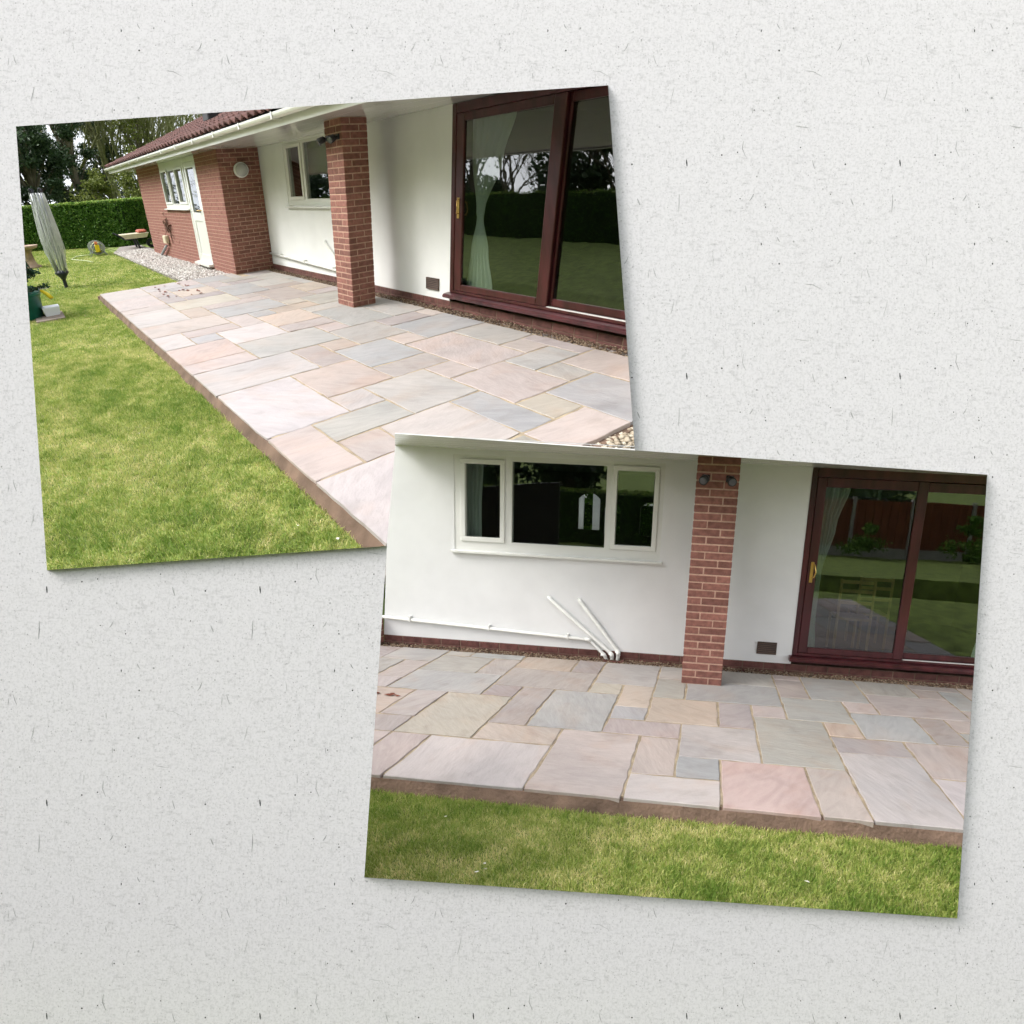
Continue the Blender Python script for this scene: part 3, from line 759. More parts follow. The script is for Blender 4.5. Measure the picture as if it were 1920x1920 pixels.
        ob = build(p, mb, 'paving_slab', M_['slab'], root)
        c = TONE[t]; f = g.uniform(0.94, 1.1)
        ob.color = (c[0] * f * g.uniform(0.98, 1.02), c[1] * f, c[2] * f * g.uniform(0.97, 1.03), 1)
    return root
patio(SIDE, 'long sandstone patio of mixed pink and grey slabs in the upper picture')
patio(FRONT, 'sandstone patio of mixed slabs seen square on in the lower picture')

# ------------------------------------------------------------------ house parts
ZS = 2.2          # soffit height
def brick_part(p, parent, name, spans, courses, h, mats, face_axis, thickness=0.1):
    """children named brick of one part; spans(i) yields (a0, a1, lo, hi) boxes of course i in the plane of the wall"""
    meshes = {}
    g = random.Random(len(name) + int(p.k * 10))
    for i in range(courses):
        for (x0, x1, y0, y1) in spans(i):
            z0, z1 = i * h + 0.006, (i + 1) * h - 0.006
            key = (round(x1 - x0, 3), round(y1 - y0, 3), g.randrange(2))
            if key not in meshes:
                mb = MB(); mb.cbox(-(x1 - x0) / 2, (x1 - x0) / 2, -(y1 - y0) / 2, (y1 - y0) / 2, -(z1 - z0) / 2, (z1 - z0) / 2, 0.0035 + 0.001 * key[2])
                me = piece_mesh(p, mb, 'brick', mats); meshes[key] = me
            q = np.array([(x0 + x1) / 2, (y0 + y1) / 2, (z0 + z1) / 2]) + np.array([g.gauss(0, 0.0007), g.gauss(0, 0.0007), g.gauss(0, 0.0006)])
            link('brick', meshes[key], parent, p.L @ (q - np.array(parent['_q'])))

def pillar(p, house, x0, x1, y0, zt, courses=30):
    w = x1 - x0; y1 = y0 + 0.3275
    part = empty(p, 'pillar', (x0, y0, 0)); part.parent = house; part.location = p.L @ (np.array([x0, y0, 0]) - np.array(house['_q']))
    M_ = MAT[p.id]
    mb = MB(); mb.box(x0 + 0.0035, x1 - 0.0035, y0 + 0.0035, y1 - 0.0035, 0.0, zt)
    build(p, mb, 'mortar_core', M_['brick_mortar'], part)
    hx, hy = 0.34 * w, 0.1025
    def spans(i):
        j = 0.005
        if i % 2 == 0:
            return [(x0, x0 + w - hx - j, y0, y0 + hy), (x1 - hx + j, x1, y0, y1 - hy - 2 * j), (x0 + hx + j, x1, y1 - hy, y1), (x0, x0 + hx - j, y0 + hy + 2 * j, y1)]
        return [(x0 + hx + j, x1, y0, y0 + hy), (x0, x0 + hx - j, y0, y1 - hy - 2 * j), (x0, x1 - hx - j, y1 - hy, y1), (x1 - hx + j, x1, y0 + hy + 2 * j, y1)]
    brick_part(p, part, 'brick', spans, courses, zt / courses, M_['brick'], 1)
    return part

def window(p, house, x0, x1, z0, z1, lights, y=0.0, depth=0.07, sill=True, name='window', proud=0.012):
    """white plastic frame with glazed lights: lights = [(gx0, gx1, gz0, gz1, casement)]"""
    M_ = MAT[p.id]
    part = empty(p, name, (x0, y, z0)); part.parent = house; part.location = p.L @ (np.array([x0, y, z0]) - np.array(house['_q']))
    yf, yb = y - proud + 0.02, y + depth
    mb = MB()
    # outer frame and mullions: solid everywhere but the glass
    xs = sorted({x0, x1} | {l[0] for l in lights} | {l[1] for l in lights})
    for a, b_ in zip(xs[:-1], xs[1:]):
        gl = [l for l in lights if l[0] <= a + 1e-6 and l[1] >= b_ - 1e-6]
        if gl:
            mb.box(a, b_, yf, yb, z0, gl[0][2]); mb.box(a, b_, yf, yb, gl[0][3], z1)
        else:
            mb.box(a, b_, yf, yb, z0, z1)
    build(p, mb, 'frame', M_['pvc'], part)
    for (a, b_, c, d, cas) in lights:
        if cas:
            e = 0.05; mb = MB(); f0, f1 = yf - 0.018, yf - 0.001
            for (q0, q1, r0, r1) in ((a - e, b_ + e, c - e, c), (a - e, b_ + e, d, d + e), (a - e, a, c, d), (b_, b_ + e, c, d)): mb.cbox(q0, q1, f0, f1, r0, r1, 0.004)
            build(p, mb, 'casement', M_['pvc'], part)
        else:
            e = 0.012; mb = MB(); f0, f1 = yf - 0.006, yf - 0.001
            for (q0, q1, r0, r1) in ((a - e, b_ + e, c - e, c), (a - e, b_ + e, d, d + e), (a - e, a, c, d), (b_, b_ + e, c, d)): mb.box(q0, q1, f0, f1, r0, r1)
            build(p, mb, 'bead', M_['pvc'], part)
        mb = MB(); mb.box(a + 0.001, b_ - 0.001, yf + 0.02, yf + 0.024, c + 0.001, d - 0.001)
        build(p, mb, 'pane', M_['glass'], part)
    if sill:
        mb = MB(); mb.prism([(y - 0.055, z0 - 0.03), (y - 0.055, z0 - 0.008), (y + 0.01, z0 - 0.001), (y + 0.01, z0 - 0.03)], x0 - 0.03, x1 + 0.03, 0)
        build(p, mb, 'sill', M_['pvc'], part)
    return part

def sliding_door(p, house):
    M_ = MAT[p.id]
    X = lambda v: rx(p, v); Z = lambda v: rz(p, v)
    dl, dr, dt, zb = X(4.70), X(7.20), Z(2.2) - 0.005, Z(0.20)
    part = empty(p, 'patio_door', (dl, 0, 0)); part.parent = house; part.location = p.L @ (np.array([dl, 0, 0]) - np.array(house['_q']))
    mb = MB()
    fw = 0.055
    for q in ((dl, dl + fw, zb, dt), (dr - fw, dr, zb, dt), (dl + fw, dr - fw, dt - 0.09, dt), (dl + fw, dr - fw, zb, zb + 0.03)): mb.cbox(q[0], q[1], -0.01, 0.10, q[2], q[3], 0.004)
    build(p, mb, 'frame', M_['mahogany'], part)
    def leaf(a, b_, c, d, g0, g1, h0, h1, yf, yb, name):
        m = MB()
        for q in ((a, g0, c, d), (g1, b_, c, d), (g0, g1, c, h0), (g0, g1, h1, d)): m.cbox(q[0], q[1], yf, yb, q[2], q[3], 0.006)
        lf = build(p, m, name, M_['mahogany'], part)
        m = MB(); m.box(g0 - 0.004, g1 + 0.004, (yf + yb) / 2 - 0.002, (yf + yb) / 2 + 0.002, h0 - 0.004, h1 + 0.004)
        o = build(p, m, 'pane', M_['glass'], part); return lf
    leaf(dl + fw + 0.004, X(5.945), zb + 0.032, dt - 0.092, X(4.86), X(5.83), Z(0.30), Z(2.01), -0.005, 0.038, 'sliding_leaf')
    leaf(X(5.90), dr - fw - 0.004, zb + 0.032, dt - 0.092, X(5.96), X(7.02), Z(0.30), Z(2.01), 0.045, 0.088, 'fixed_leaf')
    mb = MB(); mb.box(X(5.95), dr - fw, -0.006, 0.02, zb + 0.031, zb + 0.037)
    build(p, mb, 'track', M_['pvc'], part)
    # projecting sill with a bullnose
    mb = MB(); mb.prism([(-0.085, zb - 0.055), (-0.09, zb - 0.03), (-0.07, zb - 0.012), (0.02, zb - 0.001), (0.02, zb - 0.055)], dl - 0.03, dr, 0)
    build(p, mb, 'sill', M_['mahogany'], part)
    # handle: back plate, lever, keyhole
    hx = (dl + fw + X(4.86)) / 2 + 0.0; hz = Z(1.13)
    mb = MB(); mb.cbox(hx - 0.016, hx + 0.016, -0.014, -0.0055, hz - 0.11, hz + 0.11, 0.003)
    h = build(p, mb, 'handle', M_['brass'], part)
    mb = MB(); mb.tube([(hx + 0.01, -0.014, hz + 0.09), (hx + 0.02, -0.05, hz + 0.08), (hx + 0.035, -0.055, hz), (hx + 0.02, -0.05, hz - 0.05), (hx + 0.01, -0.014, hz - 0.06)], 0.007, 8)
    build(p, mb, 'lever', M_['brass'], h, smooth=True)
    return part

def air_vent(p, house):
    M_ = MAT[p.id]
    a, b_, c, d = rx(p, 4.32), rx(p, 4.52), rz(p, 0.197), rz(p, 0.323)
    part = empty(p, 'air_vent', (a, 0, c)); part.parent = house; part.location = p.L @ (np.array([a, 0, c]) - np.array(house['_q']))
    mb = MB(); mb.box(a, b_, -0.006, -0.001, c, d); build(p, mb, 'backing', M_['black'], part)
    n = 6
    for i in range(n):
        z = c + (d - c) * (i + 0.5) / n
        mb = MB(); mb.prism([(-0.016, z - 0.008), (-0.014, z - 0.004), (-0.0062, z + 0.005), (-0.0062, z - 0.008)], a, b_, 0); build(p, mb, 'slat', M_['grille'], part)
    mb = MB()
    for q in ((a - 0.006, a - 0.0003, c - 0.006, d + 0.006), (b_ + 0.0003, b_ + 0.006, c - 0.006, d + 0.006), (a, b_, c - 0.006, c - 0.0003), (a, b_, d + 0.0003, d + 0.006)): mb.box(q[0], q[1], -0.017, -0.001, q[2], q[3])
    build(p, mb, 'frame', M_['grille'], part)

def plinth(p, house, x0, x1, zt, name='plinth'):
    M_ = MAT[p.id]
    part = empty(p, name, (x0, 0, 0)); part.parent = house; part.location = p.L @ (np.array([x0, 0, 0]) - np.array(house['_q']))
    mb = MB(); mb.box(x0, x1, 0.0, 0.1, -0.1, zt); build(p, mb, 'mortar_core', M_['edging'], part)
    me = {}
    g = random.Random(3)
    x = x0
    while x < x1 - 0.05:
        w = min(0.215, x1 - x)
        k = round(w, 3)
        if k not in me:
            mb = MB(); mb.cbox(-w / 2, w / 2, -0.05, 0.05, -0.034, 0.034, 0.004); me[k] = piece_mesh(p, mb, 'brick', M_['dark_brick'])
        q = np.array([x + w / 2, 0.045, zt - 0.037 + g.gauss(0, 0.0005)]); link('brick', me[k], part, p.L @ (q - np.array(part['_q'])))
        mb = None
        q2 = q - np.array([0, 0, 0.075]); link('brick', me[k], part, p.L @ (q2 - np.array(part['_q'])))
        x += 0.225

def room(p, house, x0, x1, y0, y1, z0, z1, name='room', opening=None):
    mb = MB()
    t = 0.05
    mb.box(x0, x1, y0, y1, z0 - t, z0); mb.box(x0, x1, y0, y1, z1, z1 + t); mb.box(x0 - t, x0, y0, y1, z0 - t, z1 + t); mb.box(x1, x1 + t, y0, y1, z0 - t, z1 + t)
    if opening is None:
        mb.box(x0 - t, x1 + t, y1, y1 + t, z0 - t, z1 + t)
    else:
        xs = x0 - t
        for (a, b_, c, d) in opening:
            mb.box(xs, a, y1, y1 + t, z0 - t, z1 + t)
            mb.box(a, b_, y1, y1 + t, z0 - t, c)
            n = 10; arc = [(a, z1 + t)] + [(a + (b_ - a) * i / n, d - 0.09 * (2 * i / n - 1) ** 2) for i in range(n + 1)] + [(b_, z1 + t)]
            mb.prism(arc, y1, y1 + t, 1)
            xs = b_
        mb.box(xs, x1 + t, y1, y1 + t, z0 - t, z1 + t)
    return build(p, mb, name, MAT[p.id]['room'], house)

def curtain(p, prof, y, folds, label, seed):
    """prof: [(z, x0, x1)] from the top down; a pleated cloth"""
    M_ = MAT[p.id]; g = random.Random(seed); n = folds * 8
    root = empty(p, 'curtain', (prof[-1][1], y, prof[-1][0]), label, 'curtain')
    zs = []
    for (a, b_) in zip(prof[:-1], prof[1:]):
        for i in range(6): f = i / 6; f2 = f * f * (3 - 2 * f); zs.append((a[0] + (b_[0] - a[0]) * f, a[1] + (b_[1] - a[1]) * f2, a[2] + (b_[2] - a[2]) * f2))
    zs.append(prof[-1])
    ph = [g.uniform(-0.5, 0.5) for _ in range(n + 1)]
    mb = MB(); vs, fs = [], []
    for (z, a, b_) in zs:
        amp = 0.022 * min(1, (b_ - a) / 0.25 + 0.3)
        for i in range(n + 1): vs.append((a + (b_ - a) * i / n, y + amp * math.sin(2 * math.pi * folds * i / n + ph[i] * 0.6), z))
    for r in range(len(zs) - 1):
        for i in range(n): fs.append((r * (n + 1) + i, r * (n + 1) + i + 1, (r + 1) * (n + 1) + i + 1, (r + 1) * (n + 1) + i))
    mb.add(vs, fs); build(p, mb, 'cloth', M_['curtain'], root, smooth=True)
    return root

def waste_pipes(p, which):
    M_ = MAT[p.id]; y = -0.032
    def pipe(path, r, label, clips=()):
        root = empty(p, 'waste_pipe', path[-1], label, 'pipe')
        mb = MB(); mb.tube(path, r, 12); build(p, mb, 'tube', M_['pipe'], root, smooth=True)
        for q in (path[1:-1] if clips else path[3:-1]):
            mb = MB(); d = np.array(path[0]) - np.array(q); d = d / np.linalg.norm(d); d2 = np.array(path[-1]) - np.array(q); d2 = d2 / np.linalg.norm(d2)
            mb.tube([np.array(q) + d * 0.035, np.array(q) + d * 0.001, np.array(q) + d2 * 0.03], r * 1.18, 12); build(p, mb, 'elbow', M_['pipe'], root, smooth=True)
        for x in clips:
            a, b_ = path[0], path[1]; f = (x - a[0]) / (b_[0] - a[0]); z = a[2] + f * (b_[2] - a[2])
            mb = MB(); mb.box(x - 0.008, x + 0.008, y - r - 0.004, -0.001, z - r - 0.004, z + r + 0.022); build(p, mb, 'clip', M_['pvc'], root)
    lx = 0.12 if p is FRONT else 0.01
    pipe([(lx, y, 0.313), (2.481, y, 0.214), (2.66, y - 0.01, 0.055), (2.70, y - 0.03, -0.02)], 0.019, 'long white waste pipe along the foot of the white wall in the %s picture' % which, (0.45, 1.36, 2.25))
    pipe([(2.017, 0.0, 0.665), (2.05, y, 0.64), (2.70, y, 0.10), (2.745, y - 0.01, 0.06), (2.752, y - 0.02, -0.02)], 0.021, 'sloping white waste pipe nearer the long pipe in the %s picture' % which)
    pipe([(2.353, 0.0, 0.662), (2.375, y, 0.64), (2.79, y, 0.125), (2.815, y - 0.01, 0.085), (2.812, y - 0.02, -0.02)], 0.021, 'shorter sloping white waste pipe nearer the pillar in the %s picture' % which)
    mb = MB()
    for q in ((2.66, 2.68, -0.13, 0.0), (2.86, 2.88, -0.13, 0.0), (2.68, 2.86, -0.13, -0.11), (2.68, 2.86, -0.012, 0.0)): mb.box(q[0], q[1], q[2], q[3], -0.06, 0.012)
    o = build(p, mb, 'drain_gully', M_['dark_brick']); tag(o, 'small square drain gully under the waste pipes in the %s picture' % which, 'drain')

def spotlights(p, xs, y, z, which):
    M_ = MAT[p.id]
    for n, x in enumerate(xs):
        root = empty(p, 'spotlight', (x, y, z), 'black spotlight on the brick pillar, the one %s the patio door, %s picture' % ('farther from' if n == 0 else 'nearer', which), 'spotlight')
        mb = MB(); mb.cbox(x - 0.035, x + 0.035, y - 0.016, y - 0.001, z - 0.03, z + 0.03, 0.005); build(p, mb, 'wall_plate', M_['black'], root)
        mb = MB(); mb.tube([(x, y - 0.012, z), (x, y - 0.05, z - 0.005)], 0.012, 10); build(p, mb, 'arm', M_['black'], root)
        mb = MB(); c = np.array([x, y - 0.05, z - 0.005]); d = np.array([(-0.25 if n == 0 else 0.25), -0.8, -0.35]); d = d / np.linalg.norm(d)
        mb.tube([c - d * 0.01, c + d * 0.005, c + d * 0.075], [0.022, 0.038, 0.042], 14); build(p, mb, 'head', M_['black'], root, smooth=True)
        mb = MB(); mb.tube([c + d * 0.076, c + d * 0.081], [0.033, 0.026], 14); build(p, mb, 'lens', M_['spot_lens'], root)

# ------------------------------------------------------------------ bungalow of the lower picture (seen square on)
def bungalow_front():
    p = FRONT; M_ = MAT['front']
    X = lambda v: rx(p, v); Z = lambda v: rz(p, v)
    house = empty(p, 'bungalow', (3.5, 0, 0), 'white rendered bungalow front with brick pillar in the lower picture', 'house')
    zp = Z(0.095); wl, wr, wb, wt = X(0.93), X(3.2), Z(1.15), Z(2.17); dl = X(4.70)
    top = lambda x: 2.238 - 0.0085 * x
    mb = MB()
    mb.prism([(0.118, zp), (wl, zp), (wl, top(wl)), (0.325, top(0.3)), (0.188, 1.122)], 0, 0.14, 1)
    mb.prism([(wl, zp), (wr, zp), (wr, wb), (wl, wb)], 0, 0.14, 1)
    mb.prism([(wl, wt), (wr, wt), (wr, top(wr)), (wl, top(wl))], 0, 0.14, 1)
    mb.prism([(wr, zp), (dl, zp), (dl, top(dl)), (wr, top(wr))], 0, 0.14, 1)
    build(p, mb, 'wall', M_['render'], house)
    mb = MB(); mb.prism([(X(7.2), zp), (8, zp), (8, top(8)), (X(7.2), top(X(7.2)))], 0, 0.14, 1)
    build(p, mb, 'wall', M_['render'], house)
    plinth(p, house, 0.12, X(7.4), zp)
    # brick return at the far left, only its foot stands here
    part = empty(p, 'brick_return', (0.118, -0.74, 0)); part.parent = house; part.location = p.L @ (np.array([0.118, -0.74, 0]) - np.array(house['_q']))
    mb = MB(); mb.box(0.0, 0.112, -0.16, -0.001, -0.1, 0.29); build(p, mb, 'mortar_core', M_['brick_mortar'], part)
    brick_part(p, part, 'brick', lambda i: [(0.0, 0.118, -0.17, -0.002)], 4, 0.0747, M_['brick'], 0)
    # soffit boards
    sof = [(0.32, 0.1), (0.32, 0.0), (1.03, -1.278), (1.965, -1.085), (3.0, -0.87), (3.3, -1.35), (8, -1.35), (8, 0.1)]
    edges = [0.102, -0.22, -0.46, -0.70, -0.94, -1.18, -1.42]
    for a, b_ in zip(edges[:-1], edges[1:]):
        poly = sof
        def clipy(poly, y, keep_less):
            out = []
            for i in range(len(poly)):
                q, r = poly[i], poly[(i + 1) % len(poly)]
                iq, ir = ((q[1] <= y) == keep_less or q[1] == y), ((r[1] <= y) == keep_less or r[1] == y)
                if iq: out.append(q)
                if iq != ir: t = (y - q[1]) / (r[1] - q[1]); out.append((q[0] + t * (r[0] - q[0]), y))
            return out
        poly = clipy(poly, a - 0.002, True); poly = clipy(poly, b_ + 0.002, False)
        if len(poly) < 3: continue
        n = len(poly); mb = MB(); mb.add([(x, y, top(x)) for x, y in poly] + [(x, y + 0.01, top(x) + 0.008) for x, y in poly], [tuple(range(n)), tuple(range(2 * n - 1, n - 1, -1))] + [(i, (i + 1) % n, n + (i + 1) % n, n + i) for i in range(n)])
        build(p, mb, 'soffit_board', M_['soffit'], house)
    window(p, house, wl, wr, wb, wt, [(X(1.06), X(1.455), Z(1.30), Z(2.08), True), (X(1.585), X(2.60), Z(1.26), Z(2.12), False), (X(2.71), X(3.10), Z(1.30), Z(2.08), True)])
    pillar(p, house, X(3.54), X(3.93), ry(p, -0.745), top(3.7), 30)
    sliding_door(p, house)
    air_vent(p, house)
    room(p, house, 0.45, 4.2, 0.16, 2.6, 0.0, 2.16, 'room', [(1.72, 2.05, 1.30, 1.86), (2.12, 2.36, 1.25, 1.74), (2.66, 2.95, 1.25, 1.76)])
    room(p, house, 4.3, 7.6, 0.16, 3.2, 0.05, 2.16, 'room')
    waste_pipes(p, 'lower')
    curtain(p, [(2.05, 4.83, 5.10), (1.62, 4.83, 5.0), (1.10, 4.84, 4.90), (0.6, 4.83, 4.90), (0.25, 4.82, 4.93)], 0.14, 5, 'pale green curtain drawn to the door handle side in the lower picture', 3)
    curtain(p, [(2.05, 5.74, 5.82), (1.1, 5.75, 5.82), (0.25, 5.75, 5.81)], 0.14, 2, 'thin strip of pale curtain behind the middle of the patio door in the lower picture', 4)
    curtain(p, [(2.05, 6.7, 7.0), (1.1, 6.75, 6.95), (0.25, 6.55, 6.95)], 0.14, 5, 'pale curtain at the far edge of the patio door in the lower picture', 5)
    curtain(p, [(2.1, 1.03, 1.22), (1.6, 1.03, 1.2), (1.16, 1.03, 1.2)], 0.16, 4, 'dim grey green curtain inside the window casement farthest from the pillar, lower picture', 6)
    spotlights(p, (X(3.54) + 0.085, X(3.93) - 0.085), ry(p, -0.745), 2.01, 'lower')
    # two dining chairs indoors
    for n, (cx, cy, tx) in enumerate(((5.46, 0.95, 'nearer'), (5.78, 1.35, 'farther'))):
        root = empty(p, 'dining_chair', (cx, cy, 0.05), 'light wooden ladder back dining chair behind the patio door, the %s one' % tx, 'chair')
        s = 0.19
        for a in (-s, s):
            for b_ in (-s, s):
                mb = MB(); mb.tube([(cx + a, cy + b_, 0.05), (cx + a, cy + b_, 0.5 if b_ > 0 else 0.98)], 0.017, 8); build(p, mb, 'leg', M_['wood'], root)
        mb = MB(); mb.cbox(cx - s, cx + s, cy - s, cy + s, 0.48, 0.51, 0.006); build(p, mb, 'seat', M_['wood'], root)
        for z in (0.68, 0.82, 0.93):
            mb = MB(); mb.box(cx - s, cx + s, cy - s - 0.008, cy - s + 0.008, z, z + 0.04); build(p, mb, 'back_rail', M_['wood'], root)
    # garden beyond the room, seen right through the house
    flat(p, [[(-3, 3.6), (12, 3.6), (12, 14), (-3, 14)]], -0.1, 'front_lawn', MAT['front']['soil'], 'green lawn glimpsed through the house in the lower picture')
    for n, (x0, x1) in enumerate(((1.53, 1.65), (1.80, 1.95), (1.96, 2.05), (2.78, 2.92))):
        mb = MB(); mb.box(x0, x1, 3.3, 3.34, 0.7, 2.05)
        o = build(p, mb, 'window_post', mk('translucent_white_%d' % n, (0.85, 0.87, 0.88), 0.6, 0.02, 3)); tag(o, ['white post farthest from the brick pillar, seen through the house', 'broad white post second from the far side, seen through the house', 'slim white post third from the far side, seen through the house', 'white post nearest the brick pillar, seen through the house'][n], 'post', 'white posts seen through the house')
    mb = MB(); mb.lathe((2.64, 0.22, 1.165), [(0.03, 0), (0.042, 0.06), (0.045, 0.07), (0.036, 0.065)], 14); o = build(p, mb, 'flower_pot', M_['pvc'], smooth=True); tag(o, 'small white flower pot on the inside window ledge', 'flower pot')
bungalow_front()

# ------------------------------------------------------------------ bungalow of the upper picture (seen along its length)
def bungalow_side():
    p = SIDE; M_ = MAT['side']
    X = lambda v: rx(p, v); Z = lambda v: rz(p, v)
    house = empty(p, 'bungalow', (0, 0, 0), 'long white and red brick bungalow with brown tiled roof in the upper picture', 'house')
    zp = Z(0.095); wl, wr, wb, wt = X(0.93), X(3.2), Z(1.15), Z(2.17); dl = X(4.70)
    ye = -0.735; XL = -6.1; XR = 8.6
    def part_empty(name, q):
        e = empty(p, name, q); e.parent = house; e.location = p.L @ (np.array(q) - np.array(house['_q'])); return e
    mb = MB()
    mb.prism([(0.0, zp), (wl, zp), (wl, ZS), (0.0, ZS)], 0, 0.14, 1)
    mb.prism([(wl, zp), (wr, zp), (wr, wb), (wl, wb)], 0, 0.14, 1)
    mb.prism([(wl, wt), (wr, wt), (wr, ZS), (wl, ZS)], 0, 0.14, 1)
    mb.prism([(wr, zp), (dl, zp), (dl, ZS), (wr, ZS)], 0, 0.14, 1)
    build(p, mb, 'wall', M_['render'], house)
    mb = MB(); mb.prism([(X(7.2), zp), (XR, zp), (XR, ZS), (X(7.2), ZS)], 0, 0.14, 1)
    build(p, mb, 'wall', M_['render'], house)
    plinth(p, house, 0.0, X(7.4), zp)
    window(p, house, wl, wr, wb, wt, [(X(1.06), X(1.455), Z(1.30), Z(2.08), True), (X(1.585), X(2.60), Z(1.26), Z(2.12), False), (X(2.71), X(3.10), Z(1.30), Z(2.08), True)])
    pillar(p, house, X(3.46), X(3.81), ry(p, -0.745), ZS, 30)
    sliding_door(p, house)
    air_vent(p, house)
    # brick return, brick by brick
    ret = part_empty('brick_return', (0, ye, 0))
    mb = MB(); mb.box(-0.1, -0.0035, ye + 0.006, -0.0005, -0.1, ZS); build(p, mb, 'mortar_core', M_['brick_mortar'], ret)
    h = ZS / 30
    def spans(i):
        out = []
        y = ye if i % 2 == 0 else ye - 0.0
        first = 0.1025 if i % 2 else 0.215
        while y < -0.02:
            y1 = min(y + first, -0.001)
            if y1 - y > 0.02: out.append((-0.1, 0.0, y, y1))
            y = y1 + 0.01; first = 0.215
        return out
    brick_part(p, ret, 'brick', spans, 30, h, M_['brick'], 0)
    # far brick wall: bricks too small to pick apart, joined
    wx0, wx1, wz0 = -3.82, -2.06, 1.2; dx0, dx1, dz0 = -2.06, -1.22, 0.06
    far = part_empty('brick_wall', (XL, ye, 0))
    mb = MB()
    for q in ((XL + 0.005, wx0, -0.1, ZS), (wx0, wx1, -0.1, wz0), (dx0, dx1, -0.1, dz0), (dx1, -0.1005, -0.1, ZS)): mb.box(q[0], q[1], ye + 0.004, ye + 0.1, q[2], q[3])
    mb.box(XL + 0.006, XL + 0.1, ye + 0.1, 3.0, -0.1, ZS)
    build(p, mb, 'mortar_core', M_['brick_mortar'], far)
    mb = MB(); g = random.Random(8)
    for i in range(-1, 30):
        z0, z1 = i * h + 0.005, (i + 1) * h - 0.005
        x = 0.0 if i % 2 else 0.1125
        n = 0
        x = -0.0005 - (0.1025 if i % 2 == 0 else 0.215)
        xr = -0.0005
        while xr > XL:
            xl = max(xr - (0.215 if n else (0.215 if i % 2 else 0.1025)), XL)
            for (a, b_) in ((xl, xr),):
                segs = [(a, b_)]
                for (c, d, zb, zt) in ((wx0, wx1, wz0, 9), (dx0, dx1, dz0, 9)):
                    ns = []
                    for (s0, s1) in segs:
                        if z1 > zb and z0 < zt and s1 > c and s0 < d:
                            if s0 < c - 0.01: ns.append((s0, c))
                            if s1 > d + 0.01: ns.append((d, s1))
                        else: ns.append((s0, s1))
                    segs = ns
                for (s0, s1) in segs:
                    if s1 - s0 > 0.03: mb.cbox(s0, s1, ye + g.gauss(0, 0.0008), ye + 0.06, z0, z1, 0.003)
            xr = xl - 0.01; n += 1
    b = build(p, mb, 'bricks', M_['brick'], far); b['kind'] = 'stuff'
    # kitchen window and half glazed door in the far wall
    w3 = (wx1 - wx0 - 0.08) / 3
    lights = [(wx0 + 0.04 + i * w3 + 0.06, wx0 + 0.04 + (i + 1) * w3 - 0.06, wz0 + (0.14 if i != 1 else 0.10), 2.0, i != 1) for i in range(3)]
    window(p, house, wx0, wx1, wz0, ZS - 0.002, lights, y=ye, depth=0.06)
    dp = part_empty('back_door', (dx0, ye, dz0))
    mb = MB()
    for q in ((dx0, dx0 + 0.07, dz0, ZS), (dx1 - 0.07, dx1, dz0, ZS), (dx0 + 0.07, dx1 - 0.07, 2.1, ZS - 0.002)): mb.cbox(q[0], q[1], ye + 0.0, ye + 0.07, q[2], q[3], 0.004)
    build(p, mb, 'frame', M_['pvc'], dp)
    a, b_ = dx0 + 0.073, dx1 - 0.073
    mb = MB()
    for q in ((a, a + 0.11, dz0 + 0.02, 2.098), (b_ - 0.11, b_, dz0 + 0.02, 2.098), (a + 0.11, b_ - 0.11, dz0 + 0.02, 0.25), (a + 0.11, b_ - 0.11, 0.95, 1.12), (a + 0.11, b_ - 0.11, 1.99, 2.098)): mb.cbox(q[0], q[1], ye + 0.01, ye + 0.05, q[2], q[3], 0.004)
    build(p, mb, 'leaf', M_['pvc'], dp)
    mb = MB(); mb.box(a + 0.11, b_ - 0.11, ye + 0.026, ye + 0.04, 0.25, 0.95); build(p, mb, 'lower_panel', M_['pvc'], dp)
    mb = MB(); mb.box(a + 0.108, b_ - 0.108, ye + 0.03, ye + 0.034, 1.118, 1.992); build(p, mb, 'pane', M_['glass'], dp)
    mb = MB(); mb.prism([(ye - 0.10, dz0 - 0.03), (ye - 0.10, dz0 + 0.015), (ye + 0.02, dz0 + 0.03), (ye + 0.02, dz0 - 0.03)], dx0 - 0.05, dx1 + 0.03, 0); build(p, mb, 'sill', M_['pvc'], dp)
    mb = MB(); mb.tube([(b_ - 0.06, ye + 0.01, 1.17), (b_ - 0.06, ye - 0.04, 1.17), (b_ - 0.16, ye - 0.045, 1.17)], 0.012, 8); build(p, mb, 'handle', M_['brass'], dp)
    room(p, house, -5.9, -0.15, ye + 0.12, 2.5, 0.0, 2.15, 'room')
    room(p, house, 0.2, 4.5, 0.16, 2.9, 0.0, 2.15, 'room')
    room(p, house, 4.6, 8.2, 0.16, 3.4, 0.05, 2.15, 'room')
    # soffit boards, fascia, gutter
    GL = -7.75
    ys = [0.14, -0.27, -0.54, -0.81, -1.075]
    for a, b_ in zip(ys[:-1], ys[1:]):
        mb = MB(); mb.box(GL + 0.02, XR, b_ + 0.0015, a - 0.0015, ZS + 0.001, ZS + 0.012); build(p, mb, 'soffit_board', M_['soffit'], house)
    mb = MB(); mb.box(GL + 0.02, XL, -0.0, 2.6, ZS + 0.001, ZS + 0.012); build(p, mb, 'soffit_board', M_['soffit'], house)
    mb = MB(); mb.box(GL, XR, -1.10, -1.077, ZS - 0.012, ZS + 0.15); build(p, mb, 'fascia', M_['pvc'], house)
    mb = MB()
    prof = []
    for i in range(9):
        t = math.pi * i / 8; prof.append((-1.155 - 0.052 * math.cos(t) * -1, ZS + 0.125 - 0.06 * math.sin(t)))
